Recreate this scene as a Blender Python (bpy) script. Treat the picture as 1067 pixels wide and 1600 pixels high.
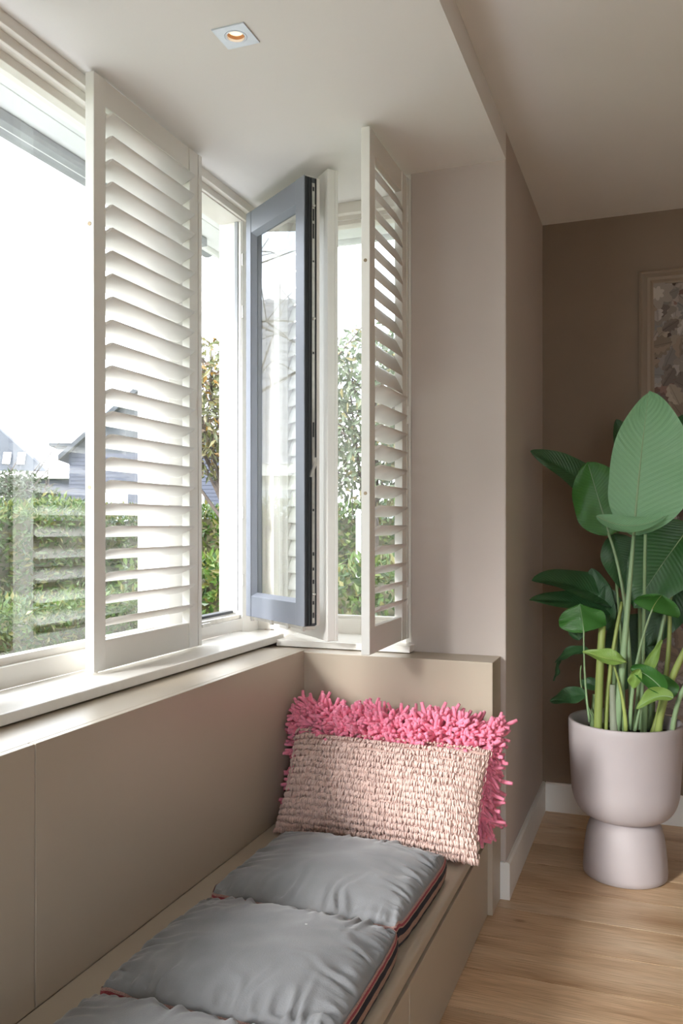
import bpy, math, random
from mathutils import Vector, Matrix

S = bpy.context.scene
for o in list(bpy.data.objects):
    bpy.data.objects.remove(o)
R = math.radians
COL = S.collection

# ------------------------------------------------------------------ camera
F, CX, HY, EYE = 1320.0, 533.5, 822.0, 1.25      # focal length in px, principal column, horizon row, eye height
YAW = math.atan(496.5 / F)
cam = bpy.data.cameras.new('camera')
cam.sensor_fit = 'VERTICAL'
cam.sensor_height = 36
cam.lens = F / 1600 * 36
cam.shift_y = (HY - 800) / 1600
cam.clip_start = .02
co = bpy.data.objects.new('camera', cam)
COL.objects.link(co)
co.location = (0, 0, EYE)
co.rotation_euler = (R(90), 0, YAW)
S.camera = co
FW = Vector((-math.sin(YAW), math.cos(YAW), 0))
RT = Vector((math.cos(YAW), math.sin(YAW), 0))

# ------------------------------------------------------------------ world, sun, exposure
W = bpy.data.worlds.new('sky')
S.world = W
W.use_nodes = True
nt = W.node_tree
nt.nodes.clear()
out = nt.nodes.new('ShaderNodeOutputWorld')
bg = nt.nodes.new('ShaderNodeBackground')
tc = nt.nodes.new('ShaderNodeTexCoord')
mp = nt.nodes.new('ShaderNodeMapping')
mp.inputs['Scale'].default_value = (1, 1, 4.5)
nz = nt.nodes.new('ShaderNodeTexNoise')
nz.inputs['Scale'].default_value = 2.2
nz.inputs['Detail'].default_value = 6
nz.inputs['Roughness'].default_value = .55
cr = nt.nodes.new('ShaderNodeValToRGB')
cr.color_ramp.elements[0].position = .36
cr.color_ramp.elements[0].color = (.62, .75, .93, 1)
cr.color_ramp.elements[1].position = .56
cr.color_ramp.elements[1].color = (.97, .98, 1, 1)
nt.links.new(tc.outputs['Generated'], mp.inputs['Vector'])
nt.links.new(mp.outputs['Vector'], nz.inputs['Vector'])
nt.links.new(nz.outputs['Fac'], cr.inputs['Fac'])
nt.links.new(cr.outputs['Color'], bg.inputs['Color'])
bg.inputs['Strength'].default_value = 3.0
nt.links.new(bg.outputs['Background'], out.inputs['Surface'])

sun = bpy.data.lights.new('sun_offscreen', 'SUN')
sun.energy = 2.9
sun.angle = R(13)
sun.color = (1, .985, .965)
so = bpy.data.objects.new('sun_offscreen', sun)
COL.objects.link(so)
so.rotation_euler = Vector((.345, .83, -.37)).to_track_quat('-Z', 'Y').to_euler()

S.view_settings.view_transform = 'Standard'
S.view_settings.look = 'None'
S.view_settings.gamma = 1
S.view_settings.use_curve_mapping = False
S.view_settings.exposure = 1.46
S.cycles.use_denoising = True
S.cycles.max_bounces = 14
S.cycles.diffuse_bounces = 8
S.cycles.transparent_max_bounces = 16
S.cycles.sample_clamp_indirect = 6

# ------------------------------------------------------------------ helpers
rnd = random.Random(7)


def px(u, v, y):
    """point at depth plane Y=y seen at photo pixel (u, v)"""
    d = FW + RT * ((u - CX) / F) + Vector((0, 0, (HY - v) / F))
    return Vector((0, 0, EYE)) + d * (y / d.y)


def pxw(u, v, w):
    d = FW + RT * ((u - CX) / F) + Vector((0, 0, (HY - v) / F))
    return Vector((0, 0, EYE)) + d * w


class MB:
    def __init__(s):
        s.v, s.f, s.uv, s.mi, s.col = [], [], {}, [], []

    def face(s, idx, m=0, uv=None):
        s.f.append(idx)
        s.mi.append(m)
        if uv:
            s.uv[len(s.f) - 1] = uv

    def box(s, x0, x1, y0, y1, z0, z1, m=0):
        b = len(s.v)
        s.v += [(x, y, z) for z in (z0, z1) for y in (y0, y1) for x in (x0, x1)]
        for q in ((0, 2, 3, 1), (4, 5, 7, 6), (0, 1, 5, 4), (2, 6, 7, 3), (0, 4, 6, 2), (1, 3, 7, 5)):
            s.face([b + i for i in q], m)
        return s

    def quad(s, a, b, c, d, m=0, uv=None):
        k = len(s.v)
        s.v += [tuple(a), tuple(b), tuple(c), tuple(d)]
        s.face([k, k + 1, k + 2, k + 3], m, uv)

    def tube(s, pts, rad, n=6, m=0, cap=True):
        pts = [Vector(p) for p in pts]
        if not hasattr(rad, '__len__'):
            rad = [rad] * len(pts)
        b = len(s.v)
        ref = None
        for i, p in enumerate(pts):
            t = (pts[min(i + 1, len(pts) - 1)] - pts[max(i - 1, 0)])
            t = t.normalized() if t.length > 1e-9 else Vector((0, 0, 1))
            if ref is None:
                ref = t.orthogonal().normalized()
            ref = (ref - t * ref.dot(t))
            ref = ref.normalized() if ref.length > 1e-6 else t.orthogonal().normalized()
            e = t.cross(ref)
            for k in range(n):
                a = 2 * math.pi * k / n
                s.v.append(tuple(p + (ref * math.cos(a) + e * math.sin(a)) * rad[i]))
        for i in range(len(pts) - 1):
            for k in range(n):
                k2 = (k + 1) % n
                s.face([b + i * n + k, b + i * n + k2, b + (i + 1) * n + k2, b + (i + 1) * n + k], m)
        if cap:
            s.face([b + k for k in range(n)][::-1], m)
            s.face([b + (len(pts) - 1) * n + k for k in range(n)], m)
        return s

    def lathe(s, prof, n=64, c=(0, 0), m=0):
        b = len(s.v)
        for r, z in prof:
            for k in range(n):
                a = 2 * math.pi * k / n
                s.v.append((c[0] + r * math.cos(a), c[1] + r * math.sin(a), z))
        for i in range(len(prof) - 1):
            for k in range(n):
                k2 = (k + 1) % n
                s.face([b + i * n + k, b + i * n + k2, b + (i + 1) * n + k2, b + (i + 1) * n + k], m)
        return s

    def prism(s, prof, a, b_, axis='y', m=0):
        """closed 2-D profile extruded along an axis: 'y' -> prof is (x, z); 'x' -> (y, z); 'z' -> (x, y)"""
        n = len(prof)
        k = len(s.v)
        for t in (a, b_):
            for p, q in prof:
                s.v.append({'y': (p, t, q), 'x': (t, p, q), 'z': (p, q, t)}[axis])
        for i in range(n):
            j = (i + 1) % n
            s.face([k + i, k + j, k + n + j, k + n + i], m)
        s.face([k + i for i in range(n)][::-1], m)
        s.face([k + n + i for i in range(n)], m)
        return s

    def build(s, name, mat, parent=None, smooth=False, bevel=0, loc=None, rotz=0, segs=2):
        me = bpy.data.meshes.new(name)
        me.from_pydata(s.v, [], s.f)
        for mm in (mat if isinstance(mat, (list, tuple)) else [mat]):
            me.materials.append(mm)
        me.polygons.foreach_set('material_index', s.mi)
        if s.uv:
            l = me.uv_layers.new(name='UVMap')
            for fi, uv in s.uv.items():
                for li, c in zip(me.polygons[fi].loop_indices, uv):
                    l.data[li].uv = c
        if s.col:
            ca = me.color_attributes.new('tint', 'FLOAT_COLOR', 'POINT')
            ca.data.foreach_set('color', [x for c in s.col for x in c])
        if smooth:
            me.polygons.foreach_set('use_smooth', [True] * len(me.polygons))
        me.validate()
        import bmesh
        bm = bmesh.new()
        bm.from_mesh(me)
        bmesh.ops.recalc_face_normals(bm, faces=bm.faces)
        bm.to_mesh(me)
        bm.free()
        o = bpy.data.objects.new(name, me)
        COL.objects.link(o)
        o.parent = parent
        if loc is not None:
            o.location = loc
        o.rotation_euler.z = rotz
        if bevel:
            md = o.modifiers.new('bevel', 'BEVEL')
            md.width = bevel
            md.segments = segs
            md.limit_method = 'ANGLE'
            md.angle_limit = R(40)
        return o


def tag(o, label=None, cat=None, group=None, kind=None):
    if label:
        o['label'] = label
    if cat:
        o['category'] = cat
    if group:
        o['group'] = group
    if kind:
        o['kind'] = kind
    return o


def empty(name, loc=(0, 0, 0), rotz=0, parent=None):
    e = bpy.data.objects.new(name, None)
    e.empty_display_size = .05
    COL.objects.link(e)
    e.location = loc
    e.rotation_euler.z = rotz
    e.parent = parent
    return e


def mat(name, col, rough=.6, var=.0, scale=8, bump=0, bscale=200, spec=.5, metal=0, sheen=0, stretch=(1, 1, 1), coord='Object', coat=0):
    m = bpy.data.materials.new(name)
    m.use_nodes = True
    n = m.node_tree
    p = n.nodes['Principled BSDF']
    p.inputs['Base Color'].default_value = (*col, 1)
    p.inputs['Roughness'].default_value = rough
    p.inputs['Specular IOR Level'].default_value = spec
    p.inputs['Metallic'].default_value = metal
    p.inputs['Coat Weight'].default_value = coat
    if sheen:
        p.inputs['Sheen Weight'].default_value = sheen
        p.inputs['Sheen Roughness'].default_value = .4
    if var or bump:
        t = n.nodes.new('ShaderNodeTexCoord')
        mpn = n.nodes.new('ShaderNodeMapping')
        mpn.inputs['Scale'].default_value = stretch
        n.links.new(t.outputs[coord], mpn.inputs['Vector'])
    if var:
        z = n.nodes.new('ShaderNodeTexNoise')
        z.inputs['Scale'].default_value = scale
        z.inputs['Detail'].default_value = 5
        c = n.nodes.new('ShaderNodeValToRGB')
        c.color_ramp.elements[0].position = .3
        c.color_ramp.elements[1].position = .7
        c.color_ramp.elements[0].color = (*[max(0, x * (1 - var)) for x in col], 1)
        c.color_ramp.elements[1].color = (*[min(1, x * (1 + var)) for x in col], 1)
        n.links.new(mpn.outputs['Vector'], z.inputs['Vector'])
        n.links.new(z.outputs['Fac'], c.inputs['Fac'])
        n.links.new(c.outputs['Color'], p.inputs['Base Color'])
    if bump:
        z2 = n.nodes.new('ShaderNodeTexNoise')
        z2.inputs['Scale'].default_value = bscale
        z2.inputs['Detail'].default_value = 3
        b = n.nodes.new('ShaderNodeBump')
        b.inputs['Strength'].default_value = bump
        b.inputs['Distance'].default_value = .002
        n.links.new(mpn.outputs['Vector'], z2.inputs['Vector'])
        n.links.new(z2.outputs['Fac'], b.inputs['Height'])
        n.links.new(b.outputs['Normal'], p.inputs['Normal'])
    return m


def glass(name, base=.09, tint=(.97, .99, .985)):
    """thin pane: clear transmission plus mirror reflection that grows at grazing angles (double glazing)"""
    m = bpy.data.materials.new(name)
    m.use_nodes = True
    n = m.node_tree
    n.nodes.clear()
    o = n.nodes.new('ShaderNodeOutputMaterial')
    mx = n.nodes.new('ShaderNodeMixShader')
    t = n.nodes.new('ShaderNodeBsdfTransparent')
    t.inputs['Color'].default_value = (*tint, 1)
    g = n.nodes.new('ShaderNodeBsdfGlossy')
    g.inputs['Roughness'].default_value = 0
    lw = n.nodes.new('ShaderNodeLayerWeight')
    lw.inputs['Blend'].default_value = .5
    pw = n.nodes.new('ShaderNodeMath')
    pw.operation = 'POWER'
    pw.inputs[1].default_value = 5
    ma = n.nodes.new('ShaderNodeMath')
    ma.operation = 'MULTIPLY_ADD'
    ma.inputs[1].default_value = 1 - base
    ma.inputs[2].default_value = base
    n.links.new(lw.outputs['Facing'], pw.inputs[0])
    n.links.new(pw.outputs[0], ma.inputs[0])
    n.links.new(ma.outputs[0], mx.inputs[0])
    n.links.new(t.outputs[0], mx.inputs[1])
    n.links.new(g.outputs[0], mx.inputs[2])
    n.links.new(mx.outputs[0], o.inputs['Surface'])
    return m


def tinted(name, rough=.5, transl=.25, spec=.4, mult=1.0):
    """foliage: per-leaf tint stored on the mesh, a little translucency"""
    m = bpy.data.materials.new(name)
    m.use_nodes = True
    n = m.node_tree
    p = n.nodes['Principled BSDF']
    p.inputs['Roughness'].default_value = rough
    p.inputs['Specular IOR Level'].default_value = spec
    a = n.nodes.new('ShaderNodeAttribute')
    a.attribute_name = 'tint'
    n.links.new(a.outputs['Color'], p.inputs['Base Color'])
    if transl:
        tr = n.nodes.new('ShaderNodeBsdfTranslucent')
        mx = n.nodes.new('ShaderNodeMixShader')
        mx.inputs[0].default_value = transl
        n.links.new(a.outputs['Color'], tr.inputs['Color'])
        n.links.new(p.outputs[0], mx.inputs[1])
        n.links.new(tr.outputs[0], mx.inputs[2])
        n.links.new(mx.outputs[0], n.nodes['Material Output'].inputs['Surface'])
    return m


# ------------------------------------------------------------------ materials
M = {}
M['wall'] = mat('wall_paint', (.50, .438, .40), .85, .02, 3, .15, 300)
M['ceil'] = mat('ceiling_paint', (.74, .72, .705), .9, .015, 2, .1, 250)
M['ceil2'] = mat('main_ceiling_paint', (.74, .72, .705), .9, .015, 2, .1, 250)
M['clay'] = mat('clay_paint', (.22, .16, .115), .8, .04, 4, .15, 300)
M['moulding'] = mat('moulding_paint', (.25, .185, .135), .6, .02, 4)
M['white'] = mat('white_gloss_paint', (.80, .785, .75), .4, .01, 5)
M['cream'] = mat('cream_frame_paint', (.74, .705, .65), .42, .015, 6)
M['shutter'] = mat('shutter_lacquer', (.72, .70, .66), .42, .012, 6)
M['slat'] = mat('slat_lacquer', (.77, .75, .715), .45, .012, 6)
M['sill'] = mat('sill_composite', (.86, .83, .78), .13, .02, 30)
M['taupe'] = mat('bench_lacquer', (.43, .365, .285), .36, .02, 3, .03, 400)
M['subfloor'] = mat('subfloor_board', (.30, .21, .13), .9, .1, 8)
M['sash_grey'] = mat('sash_grey_paint', (.21, .222, .255), .35, .02, 8)
M['rubber'] = mat('black_rubber', (.025, .027, .03), .55, .1, 30)
M['edge_grey'] = mat('dark_edge_grey', (.075, .08, .09), .5, .05, 20)
M['gutter_tone'] = mat('jamb_seal_grey', (.36, .37, .39), .6, .05, 20)
M['steel'] = mat('zinc_steel', (.62, .60, .56), .32, .08, 60, metal=.9)
M['brass'] = mat('dull_brass', (.25, .19, .12), .4, .1, 50, metal=.7)
M['glass'] = glass('window_glass', .15)
M['exterior_white'] = mat('exterior_white_paint', (.86, .86, .86), .6, .01, 4)
M['render_wall'] = mat('exterior_render', (.55, .53, .50), .9, .08, 6, .4, 80)


def oak():
    m = bpy.data.materials.new('oak_plank')
    m.use_nodes = True
    n = m.node_tree
    p = n.nodes['Principled BSDF']
    p.inputs['Roughness'].default_value = .42
    t = n.nodes.new('ShaderNodeTexCoord')
    oi = n.nodes.new('ShaderNodeObjectInfo')
    ad = n.nodes.new('ShaderNodeVectorMath')
    ad.operation = 'MULTIPLY_ADD'
    cmb = n.nodes.new('ShaderNodeCombineXYZ')
    n.links.new(oi.outputs['Random'], cmb.inputs[0])
    n.links.new(oi.outputs['Random'], cmb.inputs[1])
    ad.inputs[1].default_value = (37, 53, 0)
    n.links.new(cmb.outputs[0], ad.inputs[0])
    n.links.new(t.outputs['Object'], ad.inputs[2])

    def noise(scale, sc, det=6, dist=0):
        mpn = n.nodes.new('ShaderNodeMapping')
        mpn.inputs['Scale'].default_value = sc
        z = n.nodes.new('ShaderNodeTexNoise')
        z.inputs['Scale'].default_value = scale
        z.inputs['Detail'].default_value = det
        z.inputs['Distortion'].default_value = dist
        n.links.new(ad.outputs[0], mpn.inputs['Vector'])
        n.links.new(mpn.outputs[0], z.inputs['Vector'])
        return z

    def ramp(src, stops):
        c = n.nodes.new('ShaderNodeValToRGB')
        e = c.color_ramp.elements
        e[0].position, e[0].color = stops[0][0], (*stops[0][1], 1)
        e[1].position, e[1].color = stops[-1][0], (*stops[-1][1], 1)
        for q in stops[1:-1]:
            x = e.new(q[0])
            x.color = (*q[1], 1)
        n.links.new(src, c.inputs['Fac'])
        return c
    broad = noise(1.6, (1.0, 5, 1), 4, .6)
    c1 = ramp(broad.outputs['Fac'], [(.3, (.55, .345, .195)), (.5, (.74, .52, .33)), (.72, (.82, .63, .44))])
    grain = noise(7, (1.2, 40, 1), 8, .3)
    c2 = ramp(grain.outputs['Fac'], [(.3, (.62, .56, .5)), (.6, (1, 1, 1))])
    mx = n.nodes.new('ShaderNodeMix')
    mx.data_type = 'RGBA'
    mx.blend_type = 'MULTIPLY'
    mx.inputs[0].default_value = .95
    n.links.new(c1.outputs[0], mx.inputs[6])
    n.links.new(c2.outputs[0], mx.inputs[7])
    # knots
    mpk = n.nodes.new('ShaderNodeMapping')
    mpk.inputs['Scale'].default_value = (1.0, 1.9, 1)
    vo = n.nodes.new('ShaderNodeTexVoronoi')
    vo.inputs['Scale'].default_value = 4.2
    n.links.new(ad.outputs[0], mpk.inputs['Vector'])
    n.links.new(mpk.outputs[0], vo.inputs['Vector'])
    ck = ramp(vo.outputs['Distance'], [(.02, (.10, .07, .05)), (.06, (.55, .45, .36)), (.12, (1, 1, 1))])
    mk = n.nodes.new('ShaderNodeMix')
    mk.data_type = 'RGBA'
    mk.blend_type = 'MULTIPLY'
    mk.inputs[0].default_value = .85
    n.links.new(mx.outputs[2], mk.inputs[6])
    n.links.new(ck.outputs[0], mk.inputs[7])
    hv = n.nodes.new('ShaderNodeHueSaturation')
    mr = n.nodes.new('ShaderNodeMapRange')
    mr.inputs[3].default_value = .86
    mr.inputs[4].default_value = 1.12
    n.links.new(oi.outputs['Random'], mr.inputs[0])
    n.links.new(mr.outputs[0], hv.inputs['Value'])
    n.links.new(mk.outputs[2], hv.inputs['Color'])
    n.links.new(hv.outputs[0], p.inputs['Base Color'])
    b = n.nodes.new('ShaderNodeBump')
    b.inputs['Strength'].default_value = .12
    b.inputs['Distance'].default_value = .002
    n.links.new(grain.outputs['Fac'], b.inputs['Height'])
    n.links.new(b.outputs[0], p.inputs['Normal'])
    return m


M['oak'] = oak()

# ------------------------------------------------------------------ dimensions read off the photograph
XW, YE = -1.50, 3.04          # inner faces of the bay's window frames
YC, XC = 2.85, -.482          # front face of the end pier, room-side face of the pier
YF = 3.80                     # far wall
ZS, ZC = 2.481, 2.576         # bay ceiling, room ceiling
Y0, XR, YR = -1.25, 3.3, -1.6   # near end of the bay, right wall, rear wall
ZSILL = .85

# ------------------------------------------------------------------ room shell
sub = MB().box(-1.7, XR + .2, YR - .2, YF + .2, -.12, -.024)
floor = tag(sub.build('floor', M['subfloor']), 'oak plank floor running up to the baseboards', None, None, 'structure')
PW = .205
pm = {}
yk = YF - .002
row = 0
r2 = random.Random(3)
while yk > YR:
    xs = XC - .30 if yk - PW <= YC else XC - .01
    x = xs - r2.uniform(0, 1.0)
    while x < XR:
        L = r2.choice((1.6, 1.9, 2.2))
        a, b = max(x, xs), min(x + L, XR)
        if b - a > .05:
            key = round(b - a, 3)
            if key not in pm:
                o = MB().box(0, b - a - .0025, -PW + .0034, 0, -.022, 0).build('plank', M['oak'], floor)
                pm[key] = o
            else:
                s_ = pm[key]
                o = s_.copy()
                COL.objects.link(o)
            o.location = (a, yk, 0)
        x += L
    yk -= PW
    row += 1

w = MB()
w.box(-1.62, XW, Y0 - .12, YE + .12, -.12, .825)                       # parapet under the bay windows
w.box(-1.62, XW, Y0 - .12, YE + .12, 2.472, 2.95)                       # header
tag(w.build('wall_left', M['wall']), 'outer wall below and above the bay windows', None, None, 'structure')
w = MB()
w.box(XW, -.813, YE, YE + .12, -.12, .82)
w.box(XW, -.813, YE, YE + .12, 2.472, 2.95)
tag(w.build('wall_end', M['wall']), 'low wall under the short end window of the bay', None, None, 'structure')
w = MB().box(-.813, XC, YC, YF + .15, -.12, 2.95)
tag(w.build('wall_pier', M['wall'], bevel=.004), 'taupe painted pier between bay and recess', None, None, 'structure')
w = MB().box(XC, XR + .15, YF, YF + .15, -.12, 2.95)
tag(w.build('wall_far', M['clay']), 'clay brown painted far wall behind the plant', None, None, 'structure')
w = MB().box(XR, XR + .15, YR, YF, -.12, 2.95)
tag(w.build('wall_right', M['clay']), 'clay brown painted wall across the room', None, None, 'structure')
w = MB()
w.box(-1.62, XC, Y0 - .15, Y0, -.12, 2.95)                              # near end of the bay
w.box(XC - .15, XC, YR, Y0 - .15, -.12, 2.95)
tag(w.build('wall_near', M['wall']), 'painted return wall at the near end of the bay', None, None, 'structure')
GX0, GX1, GZ = .1, 1.7, 2.35
w = MB()
w.box(XC - .15, GX0, YR - .15, YR, -.12, 2.95)
w.box(GX1, XR + .15, YR - .15, YR, -.12, 2.95)
w.box(GX0, GX1, YR - .15, YR, GZ, 2.95)
tag(w.build('wall_rear', M['clay']), 'rear wall around the added garden doors', None, None, 'structure')
w = MB().box(XC, XR, YR, YF, ZC, ZC + .2)
tag(w.build('ceiling', M['ceil2']), 'smooth pale room ceiling', None, None, 'structure')
DLX, DLY = -.994, 1.89
w = MB()
h = .033
w.box(XW - .1, XC, Y0 - .12, DLY - h, ZS, 2.95)
w.box(XW - .1, XC, DLY + h, YC, ZS, 2.95)
w.box(XW - .1, -.813, YC, YE + .1, ZS, 2.95)
w.box(XW - .1, DLX - h, DLY - h, DLY + h, ZS, 2.95)
w.box(DLX + h, XC, DLY - h, DLY + h, ZS, 2.95)
tag(w.build('ceiling_bay', M['ceil']), 'lowered ceiling of the window bay with boxed edge', None, None, 'structure')

# baseboards
w = MB()
w.prism([(XC, 0), (XC + .015, 0), (XC + .015, .119), (XC + .009, .126), (XC, .126)], YC - .013, YF, 'y')
w.box(-.512, XC + .001, YC - .013, YC, 0, .124)
tag(w.build('baseboard_pier', M['white'], bevel=.001), 'white baseboard along the pier', None, None, 'structure')
w = MB().prism([(YF, 0), (YF - .015, 0), (YF - .015, .119), (YF - .009, .126), (YF, .126)], XC + .015, XR, 'x')
tag(w.build('baseboard_far', M['white']), 'white baseboard along the far wall', None, None, 'structure')

# ------------------------------------------------------------------ windows
ZG0, ZG1 = .925, 2.40


def fixed_window(name, label, ya, yb):
    """fixed light in the long bay wall between Y=ya and Y=yb"""
    root = empty(name, (XW, (ya + yb) / 2, ZSILL))
    tag(root, label, None, None, 'structure')
    L = (-XW, -(ya + yb) / 2, -ZSILL)

    def part(n, mb, m, bev=.0015):
        o = mb.build(n, m, root, bevel=bev)
        o.location = L
        return o
    part('bottom_rail', MB().box(XW - .10, XW, ya, yb, ZSILL, .905), M['cream'])
    part('top_rail', MB().box(XW - .10, XW, ya, yb, 2.425, ZS), M['cream'])
    part('glazing_bead', MB().box(XW - .048, XW - .018, ya, yb, .905, ZG0).box(XW - .048, XW - .018, ya, yb, ZG1, 2.425), M['cream'])
    g = MB()
    g.quad((XW - .05, ya, .90), (XW - .05, yb, .90), (XW - .05, yb, 2.43), (XW - .05, ya, 2.43))
    part('glass_pane', g, M['glass'], 0)
    return root


fixed_window('window_1', 'large fixed bay window beside the louvred shutter', .98, 2.385)
fixed_window('window_2', 'fixed bay window at the near end of the bench', Y0 + .02, .88)

fr = MB()
for a, b in ((.88, .98), (2.385, 2.495)):
    fr.box(XW - .12, XW, a, b, ZSILL - .02, ZS)
fr.box(XW - .12, XW, Y0 - .02, Y0 + .02, ZSILL - .02, ZS)
tag(fr.build('trim_1', M['white'], bevel=.002), 'white mullions between the bay windows', None, None, 'structure')
JY = 2.905
jb = MB().box(XW - .10, XW, JY, YE + .12, ZSILL - .02, ZS)
tag(jb.build('trim_2', M['white'], bevel=.002), 'white corner post between the two bay windows', None, None, 'structure')
tr = MB().box(XW, XW + .035, Y0, YE, 2.450, ZS).box(XW, XW + .012, Y0, JY + .03, 2.425, 2.450)
tag(tr.build('trim_3', M['cream'], bevel=.0015), 'painted batten where window frame meets bay ceiling', None, None, 'structure')

# opening casement: frame, and the sash swung into the room
win = tag(empty('window_3', (XW, 2.70, ZSILL)), 'opening casement window with grey sash swung into the room', None, None, 'structure')
L3 = (-XW, -2.70, -ZSILL)


def w3(n, mb, m, bev=.0015):
    o = mb.build(n, m, win, bevel=bev)
    o.location = L3
    return o


w3('bottom_rail', MB().box(XW - .035, XW, 2.495, JY, ZSILL, .895).box(XW - .10, XW - .035, 2.495, JY, ZSILL, .915), M['cream'])
w3('threshold_strip', MB().box(XW - .07, XW - .035, 2.50, JY - .008, .915, .925), M['rubber'])
w3('drip_channel', MB().box(XW - .034, XW - .008, 2.50, JY - .006, .895, .912), M['steel'])
w3('keeper', MB().box(XW - .007, XW + .002, 2.60, 2.66, .893, .906), M['steel'])
w3('top_rail', MB().box(XW - .10, XW, 2.495, JY, 2.42, ZS), M['cream'])
w3('jamb_gasket', MB().box(XW - .030, XW - .016, JY - .008, JY, .925, 2.42), M['gutter_tone'])
w3('jamb_stop', MB().box(XW - .015, XW - .004, JY - .004, JY, .90, 2.42), M['white'])
for z in (1.02, 1.28, 2.05, 2.25):
    w3('hinge', MB().tube([(XW + .004, JY - .003, z), (XW + .004, JY - .003, z + .045)], .0045, 10), M['steel'], 0)

SA = -math.atan2(.59, .807)
sash = empty('sash', (-1.459 - XW, 2.855 - 2.70, -ZSILL), SA, win)
SWD, SZ0, SZ1, ST = .430, .912, 2.427, .064
sash_def = []


def sp(n, mb, m, bev=.002, smooth=False):
    return mb.build(n, m, sash, bevel=bev, smooth=smooth)


STL, STR, RB, RT_ = .038, .058, .078, .082
f_ = MB()
f_.box(0, STL, 0, ST - .014, SZ0, SZ1)
f_.box(SWD - STR, SWD - .012, 0, ST - .030, SZ0, SZ1)
sp('stile', MB().box(0, STL, 0, ST - .014, SZ0, SZ1), M['sash_grey'])
sp('stile', MB().box(SWD - STR, SWD, 0, .004, SZ0, SZ1).box(SWD - STR, SWD - .016, .004, .032, SZ0, SZ1), M['sash_grey'])
sp('rail', MB().box(STL, SWD - STR, .002, ST - .014, SZ0, SZ0 + RB), M['sash_grey'])
sp('rail', MB().box(STL, SWD - STR, .002, ST - .014, SZ1 - RT_, SZ1), M['sash_grey'])
# chamfered glazing beads in grey
b = MB()
x0, x1, z0, z1 = STL, SWD - STR, SZ0 + RB, SZ1 - RT_
b.prism([(x0, .004), (x0 + .012, .022), (x0, .022)], z0, z1, 'z')
b.box(x0, x0 + .006, .022, .03, z0, z1)
b.prism([(x1, .004), (x1 - .006, .022), (x1, .022)], z0, z1, 'z')
b.prism([(.004, z0), (.022, z0 + .012), (.022, z0)], x0, x1, 'x')
b.prism([(.004, z1), (.022, z1 - .014), (.022, z1)], x0, x1, 'x')
sp('glazing_bead', b, M['sash_grey'], 0)
g = MB()
g.quad((x0, .024, z0), (x1, .024, z0), (x1, .024, z1), (x0, .024, z1))
sp('glass_pane', g, M['glass'], 0)
# inner face, cream
b = MB()
b.box(0, STL, ST - .014, ST, SZ0, SZ1).box(SWD - STR, SWD - .004, ST - .014, ST, SZ0, SZ1)
b.box(STL, SWD - STR, ST - .014, ST, SZ0, SZ0 + RB).box(STL, SWD - STR, ST - .014, ST, SZ1 - RT_, SZ1)
sp('inner_face', b, M['cream'])
# free edge: stepped rubber gaskets and the espagnolette strip with its fittings
sp('edge_core', MB().box(SWD - .018, SWD - .006, .0045, ST - .0145, SZ0, SZ1), M['edge_grey'])
for k, (ya, yb, xx) in enumerate(((.0055, .010, 0), (.0125, .016, -.001), (.0185, .0225, 0), (.028, .031, -.002), (ST - .019, ST - .0148, 0))):
    sp('gasket', MB().box(SWD - .0065, SWD + xx, ya, yb, SZ0 + .004, SZ1 - .004), M['rubber'], .0008)
strip = sp('lock_strip', MB().box(SWD - .0065, SWD - .0035, .0335, ST - .0200, SZ0 + .01, SZ1 - .02), M['steel'], 0)
for z, hgt, kind in ((.94, .018, 0), (.985, .012, 0), (1.02, .02, 1), (1.055, .014, 0), (1.10, .01, 0), (1.15, .012, 0), (1.30, .008, 0),
                     (1.55, .05, 0), (1.83, .008, 0), (1.95, .014, 1), (2.14, .006, 0), (2.22, .05, 0), (2.28, .04, 0), (2.33, .02, 1), (2.38, .014, 0)):
    if kind:
        sp('roller_cam', MB().tube([(SWD - .0035, .0385, z), (SWD + .003, .0385, z)], .005, 12), M['steel'], 0, True)
    else:
        sp('lock_slot', MB().box(SWD - .0036, SWD - .0028, .0352, .0352 + .006, z, z + hgt), M['rubber'], 0)
# small latch tongue that sticks out of the strip
b = MB()
b.prism([(.020, 1.415), (.028, 1.415), (.046, 1.455), (.050, 1.478), (.044, 1.482), (.036, 1.462)], SWD - .004, SWD + .006, 'x')
sp('latch', b, M['steel'], .001)
b = MB().box(.01, SWD - .012, .012, .050, SZ0 - .012, SZ0)
for xx in (.03, .18, .30, .40):
    b.box(xx, xx + .014, .004, .014, SZ0 - .016, SZ0)
sp('drip_rail', b, M['steel'], .001)
b = MB().box(.02, SWD - .02, .02, .05, SZ1, SZ1 + .010)
sp('top_guide', b, M['steel'], .001)

# end window
win4 = tag(empty('window_4', (-1.16, YE, ZSILL)), 'short end window of the bay behind the open shutter', None, None, 'structure')


def w4(n, mb, m, bev=.0015):
    o = mb.build(n, m, win4, bevel=bev)
    o.location = (1.16, -YE, -ZSILL)
    return o


w4('stile', MB().box(XW, -1.43, YE, YE + .10, .84, ZS), M['cream'])
w4('stile', MB().box(-.905, -.813, YE, YE + .10, .84, ZS), M['cream'])
w4('bottom_rail', MB().box(-1.43, -.905, YE, YE + .10, .82, .895).box(-1.43, -.905, YE + .01, YE + .03, .895, .907), M['cream'])
w4('top_rail', MB().box(-1.43, -.905, YE, YE + .10, 2.425, ZS).box(-1.43, -.905, YE + .01, YE + .03, 2.41, 2.425), M['cream'])
w4('head_batten', MB().box(XW + .04, -.813, YE - .03, YE, 2.44, ZS), M['cream'])
w4('jamb_lining', MB().box(-.835, -.8135, YC + .012, YE, .84, ZS), M['cream'])
g = MB()
g.quad((-1.43, YE + .04, .89), (-.905, YE + .04, .89), (-.905, YE + .04, 2.43), (-1.43, YE + .04, 2.43))
w4('glass_pane', g, M['glass'], 0)

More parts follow.
